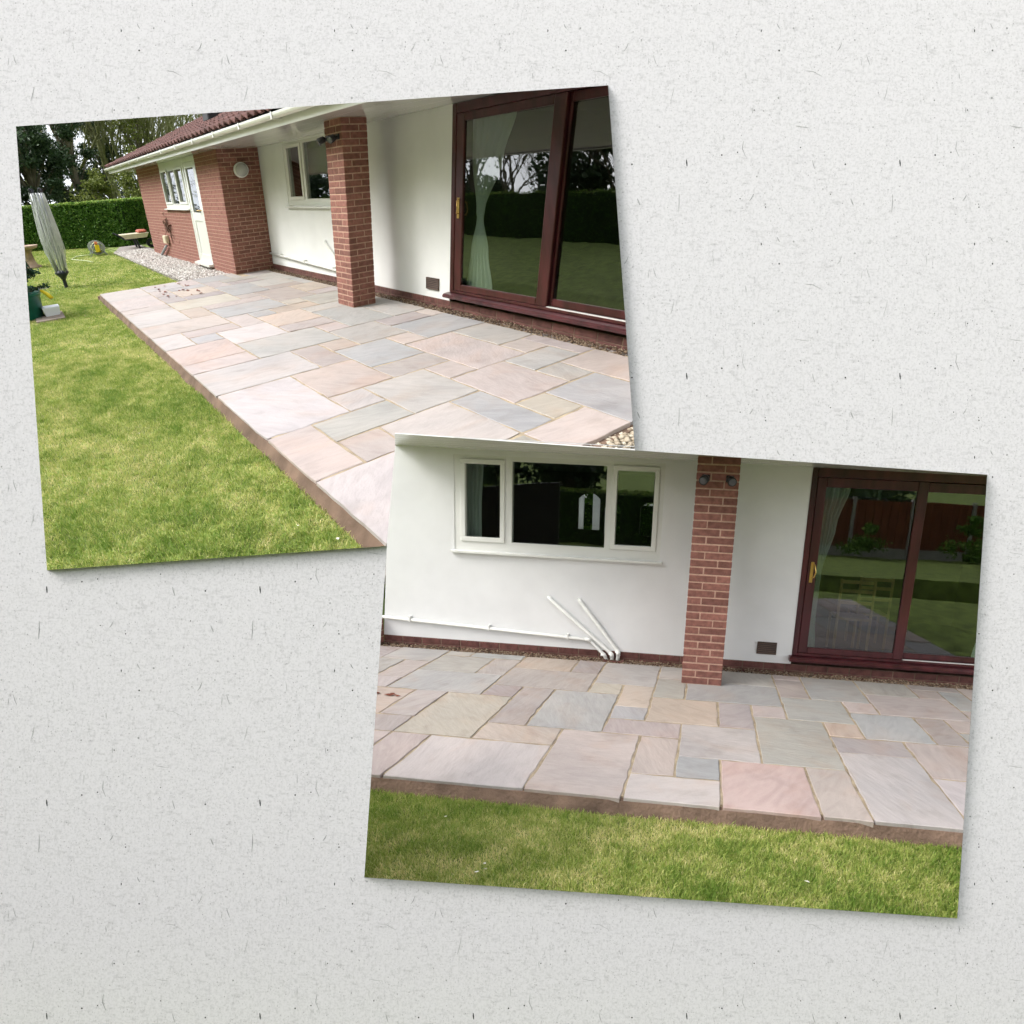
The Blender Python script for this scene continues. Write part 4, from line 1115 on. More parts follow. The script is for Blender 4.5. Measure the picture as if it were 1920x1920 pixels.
    prof = [(-1.155 + 0.052 * math.cos(math.pi + math.pi * i / 8), ZS + 0.125 + 0.062 * math.sin(math.pi + math.pi * i / 8)) for i in range(9)]
    inner = [(-1.155 + (q[0] + 1.155) * 0.93, q[1] + 0.003) for q in prof[::-1]]
    mb.prism(prof + inner, GL - 0.02, XR, 0)
    gut = build(p, mb, 'gutter', M_['pvc'], house)
    x = GL + 0.5
    while x < XR:
        mb = MB(); mb.box(x - 0.014, x + 0.014, -1.213, -1.101, ZS + 0.055, ZS + 0.062); mb.box(x - 0.014, x + 0.014, -1.213, -1.2085, ZS + 0.055, ZS + 0.135); build(p, mb, 'gutter_bracket', M_['pvc'], gut)
        x += 0.95
    # roof: every tile a piece, the ones past the limit joined
    s = 0.43; ye_, ze_ = -1.16, ZS + 0.175
    roof = part_empty('roof', (0, ye_, ze_))
    cs = 1 / math.hypot(1, s); ud = np.array([0, cs, s * cs]); nd = np.array([0, -s * cs, cs])
    mb = MB(); q0 = np.array([GL + 0.03, ye_ + 0.05, ze_ - 0.02]); Ln = 6.0
    for dx in (0,): mb.add([q0, q0 + (XR - GL - 0.05, 0, 0), q0 + (XR - GL - 0.05, 0, 0) + ud * Ln, q0 + ud * Ln, q0 - nd * 0.05, q0 + (XR - GL - 0.05, 0, 0) - nd * 0.05, q0 + (XR - GL - 0.05, 0, 0) + ud * Ln - nd * 0.05, q0 + ud * Ln - nd * 0.05],
                           [(0, 1, 2, 3), (7, 6, 5, 4), (0, 4, 5, 1), (1, 5, 6, 2), (2, 6, 7, 3), (3, 7, 4, 0)])
    build(p, mb, 'roof_deck', COM['lead'], roof)
    tw, tg, tl = 0.20, 0.33, 0.40
    def tile_vs():
        vs, fs = [], []; n = 8
        for e, off in ((0, 0.028), (tl, 0.004)):
            for i in range(n + 1):
                u = i / n; hgt = 0.028 * math.sin(2 * math.pi * u - 0.6) + off
                b0 = ud * e + np.array([u * (tw + 0.01), 0, 0])
                vs.append(b0 + nd * hgt); vs.append(b0 + nd * (hgt - 0.016))
        m = 2 * (n + 1)
        for i in range(n):
            a = 2 * i
            fs += [(a, a + 2, m + a + 2, m + a), (a + 1, m + a + 1, m + a + 3, a + 3), (a, a + 1, a + 3, a + 2), (m + a, m + a + 2, m + a + 3, m + a + 1)]
        fs += [(0, m, m + 1, 1), (2 * n, 2 * n + 1, m + 2 * n + 1, m + 2 * n)]
        return vs, fs
    tv, tf = tile_vs()
    mb = MB(); mb.add(tv, tf); tme = piece_mesh(p, mb, 'roof_tile', COM['tile'])
    cand = []
    ncol = int((XR - GL) / tw)
    for r in range(12):
        for c in range(ncol):
            q = np.array([GL + c * tw, ye_, ze_]) + ud * (r * tg)
            X3 = R1 @ (A1 @ q - C1); u, v = 1000 * X3[0] / X3[2] + 1060, 1000 * X3[1] / X3[2] + 1060
            vis = v > 237 - (u - 30) * 0.0694 - 4 and u < 620
            cand.append((0 if vis else 1, X3[2], r, c, q))
    cand.sort(key=lambda t: (t[0], t[1]))
    rest = MB(); rr = random.Random(2)
    for n, (nv, d, r, c, q) in enumerate(cand):
        if n < 300: link('roof_tile', tme, roof, p.L @ (q + nd * rr.gauss(0, 0.002) - np.array(roof['_q'])))
        elif r < 12: rest.add([np.array(v) + q for v in tv], tf)
    o = build(p, rest, 'roof_tiles', COM['tile'], roof); o['kind'] = 'stuff'
    q = np.array([-2.0, 0.05, ze_ + s * 1.21 + 0.02])
    mb = MB(); mb.cbox(q[0] - 0.16, q[0] + 0.16, q[1] - 0.16, q[1] + 0.2, q[2] - 0.05, q[2] + 0.2, 0.02); build(p, mb, 'roof_vent', COM['lead'], roof)
    # fittings
    waste_pipes(p, 'upper')
    curtain(p, [(2.08, 4.84, 5.38), (1.65, 4.85, 5.25), (1.12, 4.93, 5.04), (1.06, 4.94, 5.03), (0.7, 4.87, 5.12), (0.26, 4.82, 5.20)], 0.14, 6, 'pale green curtain tied in the middle behind the patio door in the upper picture', 9)
    spotlights(p, (X(3.46) + 0.07, X(3.81) - 0.075), ry(p, -0.745), 2.01, 'upper')
    root = empty(p, 'wall_light', (0.0, -0.36, 1.84), 'round white bulkhead light on the brick return wall', 'wall light')
    mb = MB(); mb.lathe((0.0, -0.36, 1.84), [(0.128, 0.001), (0.134, 0.02), (0.128, 0.045), (0.112, 0.05)], 28, 0); build(p, mb, 'rim', M_['pvc'], root, smooth=True)
    mb = MB(); mb.lathe((0.0, -0.36, 1.84), [(0.112, 0.046), (0.10, 0.066), (0.06, 0.085), (0.01, 0.09)], 28, 0); build(p, mb, 'diffuser', M_['lens'], root, smooth=True)
    mb = MB(); mb.cbox(-4.45, -4.22, ye - 0.1, ye - 0.001, 0.33, 0.53, 0.015); o = build(p, mb, 'meter_box', COM['cream']); tag(o, 'small cream box on the brick wall under the window', 'meter box')
    mb = MB(); mb.tube([(-4.42, ye - 0.05, 0.26), (-4.5, ye - 0.06, 0.22), (-5.0, ye - 0.07, 0.0), (-5.05, ye - 0.07, -0.06)], 0.032, 10); o = build(p, mb, 'drain_pipe', COM['grey_plastic'], smooth=True); tag(o, 'short grey pipe running from the brick wall into gravel', 'pipe')
    # wall bracket with a dead climber hanging from it
    root = empty(p, 'dead_climber', (-4.1, ye, 0.5), 'brown dead climber stems on the brick wall under the window', 'plant')
    mb = MB(); g = random.Random(4)
    for i in range(26):
        x, z = -4.1 + g.gauss(0, 0.10), 0.84 + g.gauss(0, 0.05)
        pts = [(x, ye - 0.02, z)]
        for k in range(4): pts.append((pts[-1][0] + g.gauss(0.02, 0.05), ye - g.uniform(0.01, 0.06), pts[-1][2] + g.gauss(-0.03, 0.05)))
        mb.tube(pts, 0.007, 4)
    mb.tube([(-4.05, ye - 0.02, 0.85), (-3.95, ye - 0.015, 0.6), (-3.9, ye - 0.012, 0.35)], 0.008, 5)
    build(p, mb, 'stems', COM['twig'], root)
    mb = MB(); mb.tube([(-3.75, ye, 0.80), (-3.75, ye - 0.08, 0.80), (-3.75, ye - 0.09, 0.74)], 0.018, 8); o = build(p, mb, 'garden_tap', COM['twig'], smooth=True); tag(o, 'small dark garden tap on the brick wall beside the dead climber', 'tap')
    mb = MB(); mb.cbox(XL - 0.12, XL - 0.001, ye + 0.05, ye + 0.16, 1.85, 1.98, 0.02); o = build(p, mb, 'corner_lamp', M_['black']); tag(o, 'black lamp on the far corner of the brick wall', 'lamp')
bungalow_side()

# ------------------------------------------------------------------ garden things of the upper picture
def leaf_cloud(centers, radii, n, size, seed, flat_=0.35):
    """leaf quads spread through lumps; returns verts, quads, tint"""
    g = np.random.default_rng(seed)
    k = g.integers(0, len(centers), n); c = np.array(centers)[k]; r = np.array(radii)[k]
    d = g.normal(size=(n, 3)); d /= np.linalg.norm(d, axis=1)[:, None]
    rad = g.random(n) ** 0.5 * g.uniform(0.75, 1.35, n)
    P = c + d * r * rad[:, None]
    a = g.normal(size=(n, 3)); a /= np.linalg.norm(a, axis=1)[:, None]
    b = np.cross(a, g.normal(size=(n, 3))); b /= np.linalg.norm(b, axis=1)[:, None] + 1e-9
    s = size * g.uniform(0.5, 1.3, n)[:, None]
    V = np.stack([P - a * s - b * s * 0.5, P + a * s * 0.2 - b * s * 0.6, P + a * s, P - a * s * 0.1 + b * s * 0.6], 1)
    tint = np.clip(g.normal(0.42, 0.2, n), 0, 1)
    return V.reshape(-1, 3), np.arange(n * 4).reshape(-1, 4), tint

def branches(mb, base, direction, length, r, depth, g, tips, spread=0.55, up=0.15, kids=(3, 5), sides=(7, 6, 5, 4, 3)):
    d = np.array(direction, float); d /= np.linalg.norm(d)
    n = 5 if depth > 1 else 3
    pts = [np.array(base, float)]; rs = [r]
    for i in range(n):
        d = d + np.array([g.gauss(0, 0.12), g.gauss(0, 0.12), g.gauss(0.0, 0.07) + up * 0.2]); d /= np.linalg.norm(d)
        pts.append(pts[-1] + d * length / n); rs.append(r * (1 - 0.55 * (i + 1) / n))
    mb.tube(pts, rs, sides[max(0, 4 - depth)] if depth < 5 else 8, False)
    tips.append(pts[-1])
    if depth <= 0: return
    for j in range(g.randint(*kids)):
        t = g.uniform(0.35, 1.0); i = min(n - 1, int(t * n)); q = pts[i] + (pts[i + 1] - pts[i]) * (t * n - i)
        a = np.array([g.gauss(0, 1), g.gauss(0, 1), g.gauss(0.1, 0.4)]); a -= d * (a @ d); a /= np.linalg.norm(a) + 1e-9
        branches(mb, q, d * (1 - spread * 0.5) + a * spread + np.array([0, 0, up]), length * g.uniform(0.45, 0.75), rs[i] * g.uniform(0.45, 0.65), depth - 1, g, tips, spread, up, kids, sides)

def bare_tree(p, x, y, h, seed, label, mat, stems=1, leaf=0, spread=0.55, z0=-0.1, depth=4, r=None, kids=(3, 5)):
    g = random.Random(seed)
    root = empty(p, 'bare_tree', (x, y, z0), label, 'tree', 'trees beyond the hedge')
    mb = MB(); tips = []
    for s_ in range(stems):
        a = g.uniform(0, 6.28)
        branches(mb, (x + 0.15 * s_ * math.cos(a), y + 0.15 * s_ * math.sin(a), z0), (0.3 * math.cos(a) * (stems > 1), 0.3 * math.sin(a) * (stems > 1), 1), h * g.uniform(0.5, 0.65), r or 0.014 * h * (0.8 if stems > 1 else 1.3), depth, g, tips, spread, 0.22, kids)
    t = build(p, mb, 'trunk', mat, root, smooth=True)
    if leaf:
        sel = [tips[g.randrange(len(tips))] for _ in range(60)]
        V, Q, tt = leaf_cloud(sel, [(0.35, 0.35, 0.35)] * len(sel), leaf, 0.05, seed)
        o = raw_mesh(p, 'crown', V, Q, COM['spring_leaf'], (x, y, z0), tt, root, 4)
    return root

def leafy(p, name, x, y, h, w, n, size, mat, label, seed, lumps=14, z0=-0.1, trunk=True, low=0.15, group='trees beyond the hedge', cat='tree', taper=0.5):
    g = random.Random(seed)
    root = empty(p, name, (x, y, z0), label, cat, group)
    cs, rs = [], []
    for i in range(lumps):
        f = low + (1 - low) * g.random(); ww = w * (1 - taper * f) * (0.4 + 0.6 * g.random()); a = g.uniform(0, 6.28)
        cs.append((x + ww * math.cos(a) * 0.8, y + ww * math.sin(a) * 0.8, z0 + h * f * 0.95)); r0 = w * g.uniform(0.16, 0.46) * (1.0 if lumps < 30 else 0.8); rs.append((r0 * g.uniform(0.8, 1.3), r0 * g.uniform(0.8, 1.3), r0 * g.uniform(0.5, 1.0)))
    if trunk:
        mb = MB(); tips = []
        mb.tube([(x, y, z0), (x + g.gauss(0, 0.1), y, z0 + h * 0.4), (x, y + g.gauss(0, 0.1), z0 + h * 0.85)], [0.03 * h, 0.022 * h, 0.006 * h], 8, False)
        for c in cs: mb.tube([(x, y, z0 + max(0.1, (c[2] - z0) * 0.55)), tuple(c)], [0.009 * h, 0.003 * h], 5, False)
        build(p, mb, 'trunk', COM['bark'], root)
    V, Q, tt = leaf_cloud(cs, rs, n, size, seed)
    raw_mesh(p, 'crown', V, Q, mat, (x, y, z0), tt, root, 4)
    return root

def hedge(p, line, top, thick, n, label, seed, group=None, z0=-0.1):
    top += z0 + 0.1
    root = empty(p, 'hedge', (*line[0], z0), label, 'hedge', group)
    mb = MB(); VV, TT = [], []
    g = np.random.default_rng(seed)
    for (a, b) in zip(line[:-1], line[1:]):
        a, b = np.array(a, float), np.array(b, float); d = (b - a); L_ = np.linalg.norm(d); d /= L_; nrm = np.array([-d[1], d[0]])
        q = [tuple(a + nrm * 0.07), tuple(b + nrm * 0.07), tuple(b + nrm * thick), tuple(a + nrm * thick)]
        mb.prism(q, z0, top - 0.06, 2)
        m = int(n * L_); s = g.random(m) * L_; face = g.random(m) < 0.74
        z = np.where(face, z0 + 0.03 + (top - z0) * g.random(m), top + g.normal(0, 0.02, m)); dep = np.where(face, g.normal(0.05, 0.03, m), g.random(m) * thick)
        P = np.stack([a[0] + d[0] * s + nrm[0] * dep, a[1] + d[1] * s + nrm[1] * dep, z], 1)
        u = g.normal(size=(m, 3)); u /= np.linalg.norm(u, axis=1)[:, None]; w = np.cross(u, g.normal(size=(m, 3))); w /= np.linalg.norm(w, axis=1)[:, None]
        sz = 0.036 * g.uniform(0.5, 1.3, m)[:, None]
        VV.append(np.stack([P - u * sz, P - w * sz * 0.5, P + u * sz, P + w * sz * 0.5], 1).reshape(-1, 3))
        TT.append(np.clip(np.where(face, g.normal(0.34, 0.17, m), g.normal(0.85, 0.2, m)), 0, 1))  # top leaves tinted paler, a highlight put into the leaf colour
    build(p, mb, 'core', COM['hedge_core'], root)
    V = np.concatenate(VV); raw_mesh(p, 'leaves', V, np.arange(len(V)).reshape(-1, 4), COM['hedge_leaf'], (*line[0], z0), np.concatenate(TT), root, 4)
    return root

hedge(SIDE, [(-14.5, -6.2), (-9.5, -0.75), (-11.2, 2.2)], 1.42, 0.7, 6500, 'clipped green hedge at the end of the lawn in the upper picture', 5)
leafy(SIDE, 'evergreen_tree', -15.5, -2.6, 4.9, 2.1, 21000, 0.055, COM['dark_leaf'], 'dark ivy clad evergreen tree behind the clothes airer', 31, 46)
leafy(SIDE, 'evergreen_tree', -17.0, -0.9, 6.6, 1.6, 20000, 0.055, COM['dark_leaf'], 'tall dark evergreen tree just beside the ivy clad one', 32, 46)
leafy(SIDE, 'evergreen_tree', -15.0, -3.8, 3.3, 1.4, 11000, 0.055, COM['dark_leaf'], 'low dark evergreen bush at the edge of the upper picture', 33, 12)
leafy(SIDE, 'spring_shrub', -12.6, 0.7, 3.2, 1.25, 5200, 0.045, COM['spring_leaf'], 'yellow green shrub rising over the hedge beside the bungalow', 34, 16, low=0.3)
leafy(SIDE, 'spring_shrub', -13.2, -0.8, 2.7, 1.0, 3200, 0.045, COM['spring_leaf'], 'thin yellow green shrub over the hedge, nearer the clothes airer', 35, 12, low=0.3)
leafy(SIDE, 'spring_shrub', -15.5, 2.6, 4.0, 1.7, 5200, 0.05, COM['spring_leaf'], 'taller yellow green shrub half hidden behind the roof', 36, 16, low=0.3)
bare_tree(SIDE, -18.5, -2.9, 9.0, 41, 'bare mossy trunk leaning behind the ivy clad evergreen', COM['moss_bark'], kids=(4, 6))
bare_tree(SIDE, -19.0, 1.3, 9.5, 42, 'many stemmed bare tree above the thin yellow green shrub', COM['moss_bark'], 6, 1500, 0.42, kids=(4, 6), depth=3)
bare_tree(SIDE, -20.5, 3.8, 10.5, 43, 'thick bare trunk rising behind the far end of the roof', COM['moss_bark'], 4, 1500, 0.45, kids=(4, 6), depth=3)
bare_tree(SIDE, -23.0, 6.9, 11.0, 44, 'bare branched tree above the brown roof', COM['bark'], 4, 600, 0.55, kids=(4, 6), depth=3)
bare_tree(SIDE, -22.0, 0.1, 10.0, 45, 'slim bare tree seen between the two evergreens', COM['bark'], 3, 500, 0.55, kids=(4, 6), depth=3)
bare_tree(SIDE, -24.0, -3.2, 9.0, 46, 'fine twigged bare tree at the outer edge of the upper picture', COM['bark'], 3, 300, 0.65, kids=(4, 6), depth=3)
bare_tree(SIDE, -26.0, 4.0, 10.0, 47, 'distant bare tree between the many stemmed tree and the roof', COM['bark'], 4, 300, 0.6, kids=(4, 6), depth=3)
bare_tree(SIDE, -28.0, 10.5, 11.0, 48, 'distant bare tree just over the roof edge', COM['bark'], 4, 300, 0.6, kids=(4, 6), depth=3)
leafy(SIDE, 'evergreen_tree', -21.0, 1.0, 6.2, 2.0, 12000, 0.06, COM['dark_leaf'], 'farther dark evergreen between the tall one and the bare stems', 38, 40)
bare_tree(SIDE, -21.0, -1.6, 10.0, 49, 'bare tree with fine twigs between the two nearest evergreens', COM['moss_bark'], 5, 500, 0.6, kids=(4, 6), depth=3)
bare_tree(SIDE, -17.0, 2.9, 9.0, 50, 'bare stems nearest the end of the roof', COM['moss_bark'], 5, 900, 0.5, kids=(4, 6), depth=3)
leafy(SIDE, 'spring_shrub', -17.5, 2.0, 5.4, 1.5, 4200, 0.05, COM['spring_leaf'], 'thin leafed yellow green tree among the bare stems', 37, 18, low=0.35)

def airer():
    p = SIDE; x, y = -2.17, -3.32
    root = empty(p, 'clothes_airer', (x, y, -0.1), 'folded grey rotary clothes airer standing on the lawn', 'clothes airer')
    mb = MB(); mb.tube([(x, y, -0.1), (x, y, 1.72)], 0.022, 10); build(p, mb, 'pole', COM['alu'], root, smooth=True)
    mb = MB(); mb.tube([(x, y, -0.1), (x, y, 0.16)], [0.035, 0.03], 10); build(p, mb, 'ground_socket', COM['navy'], root)
    mb = MB(); mb.lathe((x, y, 0.1), [(0.04, -0.02), (0.07, 0.04), (0.125, 0.11), (0.11, 0.14), (0.035, 0.16)], 14); build(p, mb, 'collar', COM['navy'], root, smooth=True)
    g = random.Random(6)
    for k in range(4):
        a = k * math.pi / 2 + 0.5
        mb = MB(); mb.tube([(x + 0.10 * math.cos(a), y + 0.10 * math.sin(a), 0.2), (x + 0.12 * math.cos(a), y + 0.11 * math.sin(a), 1.0), (x + 0.095 * math.cos(a), y + 0.095 * math.sin(a), 1.74)], 0.018, 8)
        arm = build(p, mb, 'arm', COM['alu'], root, smooth=True)
        mb = MB(); mb.tube([(x + 0.095 * math.cos(a), y + 0.095 * math.sin(a), 1.73), (x + 0.11 * math.cos(a), y + 0.11 * math.sin(a), 1.80)], [0.026, 0.02], 8); build(p, mb, 'end_cap', COM['navy'], arm)
    mb = MB()
    for k in range(96):
        a = g.uniform(0, 6.28); r0 = g.uniform(0.09, 0.13); b = g.uniform(0.12, 0.18); zt = g.uniform(1.55, 1.74); zb = g.uniform(0.22, 0.75); a2 = a + g.uniform(-0.5, 0.5)
        pts = [(x + r0 * math.cos(a), y + r0 * math.sin(a), zt)]
        for f in (0.3, 0.55, 0.8): pts.append((x + (r0 + (b - r0) * math.sin(f * 2.0)) * math.cos(a + (a2 - a) * f), y + (r0 + (b - r0) * math.sin(f * 2.0)) * math.sin(a + (a2 - a) * f), zt + (zb - zt) * f))
        pts.append((x + 0.11 * math.cos(a2), y + 0.11 * math.sin(a2), zb))
        mb.tube(pts, 0.0042, 4, False)
    build(p, mb, 'lines', COM['line'], root)
airer()

def garden_things():
    p = SIDE
    # green pot with a young conifer, white tray and yellow trowel beside it
    px, py = 0.42, -4.06
    root = empty(p, 'plant_pot', (px, py, -0.1), 'large green plastic plant pot at the edge of the upper picture', 'plant pot')
    mb = MB(); mb.lathe((px, py, -0.1), [(0.19, 0), (0.205, 0.05), (0.235, 0.34), (0.25, 0.36), (0.255, 0.41), (0.235, 0.41), (0.225, 0.35)], 28, cap=False); build(p, mb, 'body', COM['green_pot'], root, smooth=True)
    mb = MB(); mb.lathe((px, py, 0.22), [(0.222, 0.0), (0.1, 0.02), (0.005, 0.03)], 20, cap=False); build(p, mb, 'compost', COM['compost'], root)
    root = empty(p, 'young_conifer', (px, py, 0.24), 'young dark green conifer growing in the green pot', 'shrub')
    mb = MB(); mb.tube([(px, py, 0.22), (px + 0.01, py, 0.6), (px, py, 0.98)], [0.016, 0.011, 0.003], 6); g = random.Random(3); tips = []
    for k in range(46):
        f = g.random(); z = 0.3 + 0.62 * f; a = g.uniform(0, 6.28); l = 0.33 * (1 - f) + 0.06
        e = (px + l * math.cos(a), py + l * math.sin(a), z + 0.10 * g.random() + 0.03); mb.tube([(px, py, z), e], [0.006, 0.002], 4, False)
        for t in np.linspace(0.25, 1, 6): tips.append((px + (e[0] - px) * t, py + (e[1] - py) * t, z + (e[2] - z) * t))
    build(p, mb, 'stems', COM['twig'], root)
    V, Q, tt = leaf_cloud(tips, [(0.045, 0.045, 0.04)] * len(tips), 9000, 0.02, 4); raw_mesh(p, 'needles', V, Q, COM['conifer'], (px, py, 0.24), tt, root, 4)
    mb = MB(); mb.cbox(0.30, 0.86, -3.98, -3.62, -0.115, -0.068, 0.006); o = build(p, mb, 'stepping_slab', COM['grey_slab']); tag(o, 'grey brown stone slab set in the lawn beside the green pot', 'slab')
    mb = MB()
    mb.prism([(-3.84, -0.067), (-3.66, -0.067), (-3.64, 0.06), (-3.86, 0.06)], 0.38, 0.6, 0); o = build(p, mb, 'white_tub', COM['white']); tag(o, 'small white plastic tub beside the green pot', 'tub')
    root = empty(p, 'hand_fork', (0.6, -3.74, 0.2), 'yellow handled garden fork hung on the rim of the green pot', 'garden tool')
    mb = MB(); mb.tube([(0.55, -3.80, 0.33), (0.6, -3.74, 0.27), (0.64, -3.70, 0.20)], [0.02, 0.028, 0.03], 8); build(p, mb, 'handle', COM['yellow'], root, smooth=True)
    mb = MB()
    for dy in (-0.03, 0, 0.03): mb.tube([(0.54, -3.80 + dy * 0.3, 0.33), (0.5, -3.79 + dy, 0.36), (0.46, -3.72 + dy, 0.33)], 0.006, 6)
    build(p, mb, 'prongs', COM['line'], root)
    # bird bath
    bx, by = -6.6, -3.70
    root = empty(p, 'bird_bath', (bx, by, -0.1), 'brown stone bird bath on the lawn at the edge of the upper picture', 'bird bath')
    mb = MB(); mb.lathe((bx, by, -0.1), [(0.24, 0), (0.24, 0.05), (0.16, 0.09), (0.13, 0.2), (0.11, 0.4), (0.14, 0.48)], 20); build(p, mb, 'pedestal', COM['sandstone'], root, smooth=True)
    mb = MB(); mb.lathe((bx, by, 0.38), [(0.13, 0), (0.27, 0.05), (0.30, 0.12), (0.27, 0.12), (0.2, 0.07), (0.02, 0.05)], 20); build(p, mb, 'bowl', COM['sandstone'], root, smooth=True)
    # hose reel with hose
    hx, hy = -7.7, -1.95
    root = empty(p, 'hose_reel', (hx, hy, -0.1), 'hose reel with grey drum and yellow centre on the lawn', 'hose reel')
    for s_ in (-0.13, 0.13):
        mb = MB(); mb.lathe((hx + s_, hy, 0.15), [(0.21, -0.012), (0.21, 0.012), (0.17, 0.012), (0.17, -0.012), (0.21, -0.012)], 22, 0, cap=False)
        for k in range(4):
            a = k * math.pi / 4; mb.tube([(hx + s_, hy - 0.18 * math.cos(a), 0.15 - 0.18 * math.sin(a)), (hx + s_, hy + 0.18 * math.cos(a), 0.15 + 0.18 * math.sin(a))], 0.012, 5)
        build(p, mb, 'drum_side', COM['grey_plastic'], root)
        mb = MB(); mb.tube([(hx + s_ * 1.25, hy - 0.22, -0.1), (hx + s_ * 1.25, hy - 0.02, 0.3), (hx + s_ * 1.25, hy + 0.02, 0.3), (hx + s_ * 1.25, hy + 0.22, -0.1)], 0.016, 6); build(p, mb, 'stand', COM['grey_plastic'], root)
    mb = MB()
    for k in range(6): mb.lathe((hx - 0.1 + k * 0.04, hy, 0.15), [(0.15 + 0.008 * (k % 2), -0.018), (0.166, 0), (0.15, 0.018)], 18, 0, cap=False)
    build(p, mb, 'coiled_hose', COM['hose'], root, smooth=True)
    mb = MB(); mb.cbox(hx + 0.17, hx + 0.2, hy - 0.06, hy + 0.06, 0.02, 0.24, 0.01); build(p, mb, 'hub', COM['yellow'], root)
    mb = MB(); mb.cbox(hx + 0.17, hx + 0.195, hy - 0.05, hy + 0.03, 0.245, 0.33, 0.01); build(p, mb, 'handle', COM['orange'], root)
    mb = MB(); mb.tube([(hx - 0.1, hy + 0.12, 0.2), (hx - 0.3, hy + 0.3, 0.06), (hx - 0.4, hy + 0.6, -0.07), (hx - 0.3, hy + 1.1, -0.08)], 0.018, 6); o = build(p, mb, 'garden_hose', COM['hose'], smooth=True); tag(o, 'length of pale hose running from the reel towards the bungalow', 'hose')
    mb = MB(); mb.tube([(hx + 0.2, hy - 0.2, -0.02), (hx - 0.3, hy - 0.55, -0.07), (hx + 0.4, hy - 0.75, -0.07), (hx + 1.4, hy - 0.45, -0.07), (hx + 1.9, hy - 0.4, -0.07)], 0.016, 6); o = build(p, mb, 'garden_hose', COM['hose'], smooth=True); tag(o, 'loose pale green hose end lying on the lawn before the reel', 'hose')
    # wheelbarrow-like barrow by the far corner: dark legs, cream tray, red top
    wx, wy = -8.3, -0.75
    root = empty(p, 'garden_barrow', (wx, wy, -0.1), 'small barrow with cream tray and red load by the far corner', 'barrow')
    mb = MB(); mb.prism([(wy - 0.32, 0.26), (wy + 0.3, 0.26), (wy + 0.38, 0.40), (wy - 0.42, 0.40)], wx - 0.3, wx + 0.3, 0); build(p, mb, 'tray', COM['cream'], root)
    for dx in (-0.22, 0.22):
        mb = MB(); mb.tube([(wx + dx, wy + 0.05, -0.1), (wx + dx, wy - 0.02, 0.26)], 0.03, 6); build(p, mb, 'leg', COM['navy'], root)
        mb = MB(); mb.tube([(wx + dx, wy + 0.3, 0.24), (wx + dx, wy - 0.3, 0.24), (wx + dx * 1.1, wy - 0.55, 0.46)], 0.022, 6); build(p, mb, 'handle', COM['navy'], root)
    mb = MB(); mb.lathe((wx, wy + 0.45, 0.05), [(0.15, -0.05), (0.15, 0.05), (0.06, 0.05), (0.06, -0.05), (0.15, -0.05)], 16, 0, cap=False); build(p, mb, 'wheel', COM['navy'], root)
    mb = MB(); mb.cbox(wx - 0.22, wx + 0.2, wy + 0.1, wy + 0.36, 0.40, 0.50, 0.04); o = build(p, mb, 'red_sack', COM['red']); tag(o, 'red sack lying on the barrow by the far corner', 'sack')
garden_things()

# ------------------------------------------------------------------ what stands behind the viewer, some of it added, for the panes to mirror
mb = MB(); mb.prism([(-5.0, -0.11), (-7.0, 1.6), (-12.0, 4.3), (-24.0, 6.5), (-24.0, -1.0), (-5.0, -1.0)], -50, 9.5, 0)  # invented rise, brings lawn into the reflection of the leaning door
tag(build(SIDE, mb, 'mirror_bank', MAT['side']['soil']), 'unseen grassy bank added for the patio door to mirror, upper picture', None, None, 'structure')
hedge(SIDE, [(9.5, -12.6), (-26, -12.6)], 2.1, 0.9, 1600, 'long dark hedge across the garden mirrored in the patio door, upper picture', 55, z0=4.1)
for n, (x, y, h) in enumerate(((-9, -16, 8), (-4.5, -17, 9), (-1, -16.5, 8.5), (2.5, -17.5, 9))):
    src = bare_tree(SIDE, x, y, h, 60 + n, ['first', 'second', 'third', 'fourth'][n] + ' bare tree mirrored in the upper patio door, counted from the far end', COM['bark'], 5, 400, 0.55, depth=3, z0=4.6, kids=(4, 6))
leafy(SIDE, 'evergreen_tree', 1.2, -15.0, 6.5, 2.4, 6000, 0.11, COM['dark_leaf'], 'dark evergreen mirrored at the middle of the upper patio door', 67, 24, z0=4.6)
leafy(SIDE, 'evergreen_tree', -11.5, -15.0, 7.0, 2.4, 6000, 0.11, COM['dark_leaf'], 'dark evergreen mirrored nearest the door handle in the upper picture', 68, 24, z0=4.6)
leafy(SIDE, 'evergreen_tree', -17.0, -14.5, 8.5, 3.0, 6000, 0.13, COM['dark_leaf'], 'dark evergreen mirrored in the kitchen side window pane, upper picture', 69, 30, z0=4.6)
leafy(SIDE, 'evergreen_tree', -22.5, -14.5, 9.0, 3.2, 6000, 0.13, COM['dark_leaf'], 'outermost dark evergreen mirrored in the small window, upper picture', 70, 30, z0=4.6)
leafy(SIDE, 'evergreen_tree', -6, -15.5, 6.0, 2.6, 7000, 0.12, COM['dark_leaf'], 'dark evergreen mirrored behind the tied curtain in the upper picture', 66, 18, z0=4.6)
def garden_fence():
    p = FRONT
    root = empty(p, 'garden_fence', (8, -13, -1.36), 'red brown panel fence with concrete posts mirrored in the lower patio door', 'fence')
    me = None
    for i in range(9):
        x = 7.0 + i * 1.85
        mb = MB(); mb.box(x - 0.05, x + 0.05, -13.05, -12.95, -1.36, 0.54); build(p, mb, 'post', COM['concrete'], root)
        mb = MB(); mb.box(x + 0.05, x + 1.80, -13.02, -12.98, -1.36, -1.06); build(p, mb, 'gravel_board', COM['concrete'], root)
        for k in range(14):
            a = x + 0.052 + k * 0.1248
            mb = MB(); mb.box(a, a + 0.119, -13.02 + 0.012 * (k % 2), -13.0 + 0.012 * (k % 2), -1.06, 0.46); build(p, mb, 'fence_board', COM['fence'], root)
garden_fence()
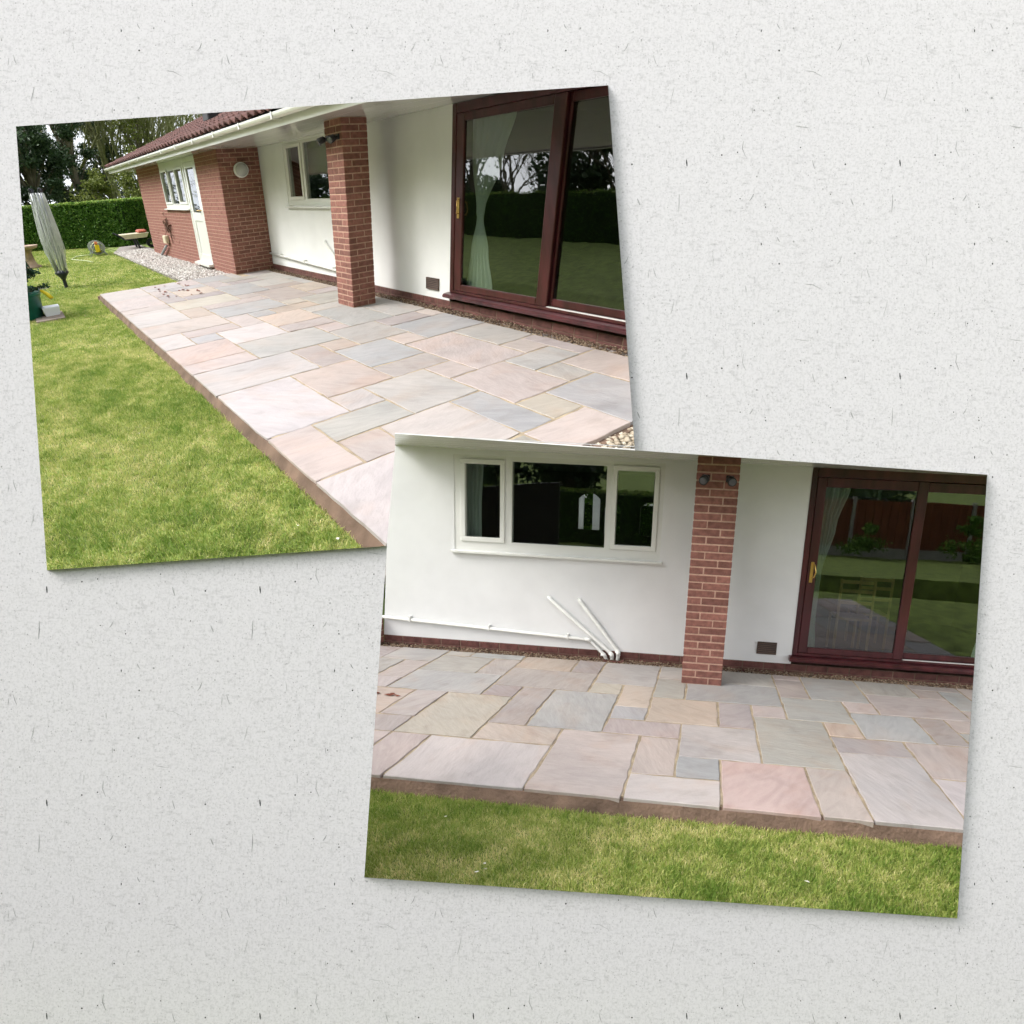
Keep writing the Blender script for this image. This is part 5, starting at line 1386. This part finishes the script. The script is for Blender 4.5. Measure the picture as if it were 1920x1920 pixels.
hedge(FRONT, [(6.8, -11.0), (-8.5, -11.0)], 1.5, 0.8, 1500, 'unseen dark hedge added behind the viewer to darken the window, lower picture', 77, z0=-1.06)  # added to darken the reflection in the window
hedge(FRONT, [(-1.5, 5.4), (6.0, 5.4)], 1.75, 0.6, 500, 'dark hedge added beyond the house to dim the view between the white posts', 79)  # added to tone down the bright lawn seen through the room
leafy(FRONT, 'garden_shrub', 1.65, 4.6, 2.4, 0.7, 1500, 0.07, COM['hedge_leaf'], 'green shrub glimpsed between white posts right through the house', 78, 10, trunk=False, group=None, cat='shrub')
for n, (x, y) in enumerate(((9.0, -12.0), (12.5, -12.2), (15.5, -12.1))):
    leafy(FRONT, 'garden_shrub', x, y, 0.9 + 0.3 * n, 0.7, 1500, 0.06, COM['hedge_leaf'], ['low green shrub at the foot of the mirrored fence', 'middling green shrub before the mirrored fence', 'tallest shrub before the mirrored fence'][n], 70 + n, 8, trunk=False, group=None, cat='shrub', z0=-1.25)
leafy(FRONT, 'evergreen_tree', 0.4, -13, 6.5, 2.2, 9000, 0.13, COM['dark_leaf'], 'dark evergreen mirrored in the middle window pane, lower picture', 80, 26, group=None, z0=-1.4)
leafy(FRONT, 'evergreen_tree', 3.4, -13.2, 5.5, 2.0, 8000, 0.12, COM['dark_leaf'], 'dark evergreen mirrored in the window casement nearest the pillar, lower picture', 90, 30, group=None, z0=-1.4, low=0.05)
leafy(FRONT, 'evergreen_tree', -2.6, -13.2, 5.0, 1.8, 7000, 0.12, COM['dark_leaf'], 'dark evergreen mirrored beside the grey green curtain, lower picture', 91, 30, group=None, z0=-1.4, low=0.05)
leafy(FRONT, 'evergreen_tree', 9.5, -17, 5.0, 2.6, 6000, 0.15, COM['dark_leaf'], 'broad dark evergreen over the mirrored fence, lower picture', 81, 26, group=None, z0=-1.9)
leafy(FRONT, 'evergreen_tree', 15, -17, 5.5, 2.6, 5000, 0.15, COM['dark_leaf'], 'dark evergreen beyond the far end of the mirrored fence', 82, 26, group=None, z0=-1.9)
for n, (x, y) in enumerate(((-5.5, -15), (-3.2, -16.5), (-8, -16))):
    bare_tree(FRONT, x, y, 8.5, 84 + n, ['bare tree mirrored in the left window casement, nearest the frame', 'slim bare tree mirrored in the window casement, toward the middle', 'outermost bare tree mirrored in the window casement'][n], COM['bark'], 3, 0, 0.55, depth=3, z0=-1.7, kids=(4, 5))

for ob in bpy.data.objects:
    if '_q' in ob.keys(): del ob['_q']
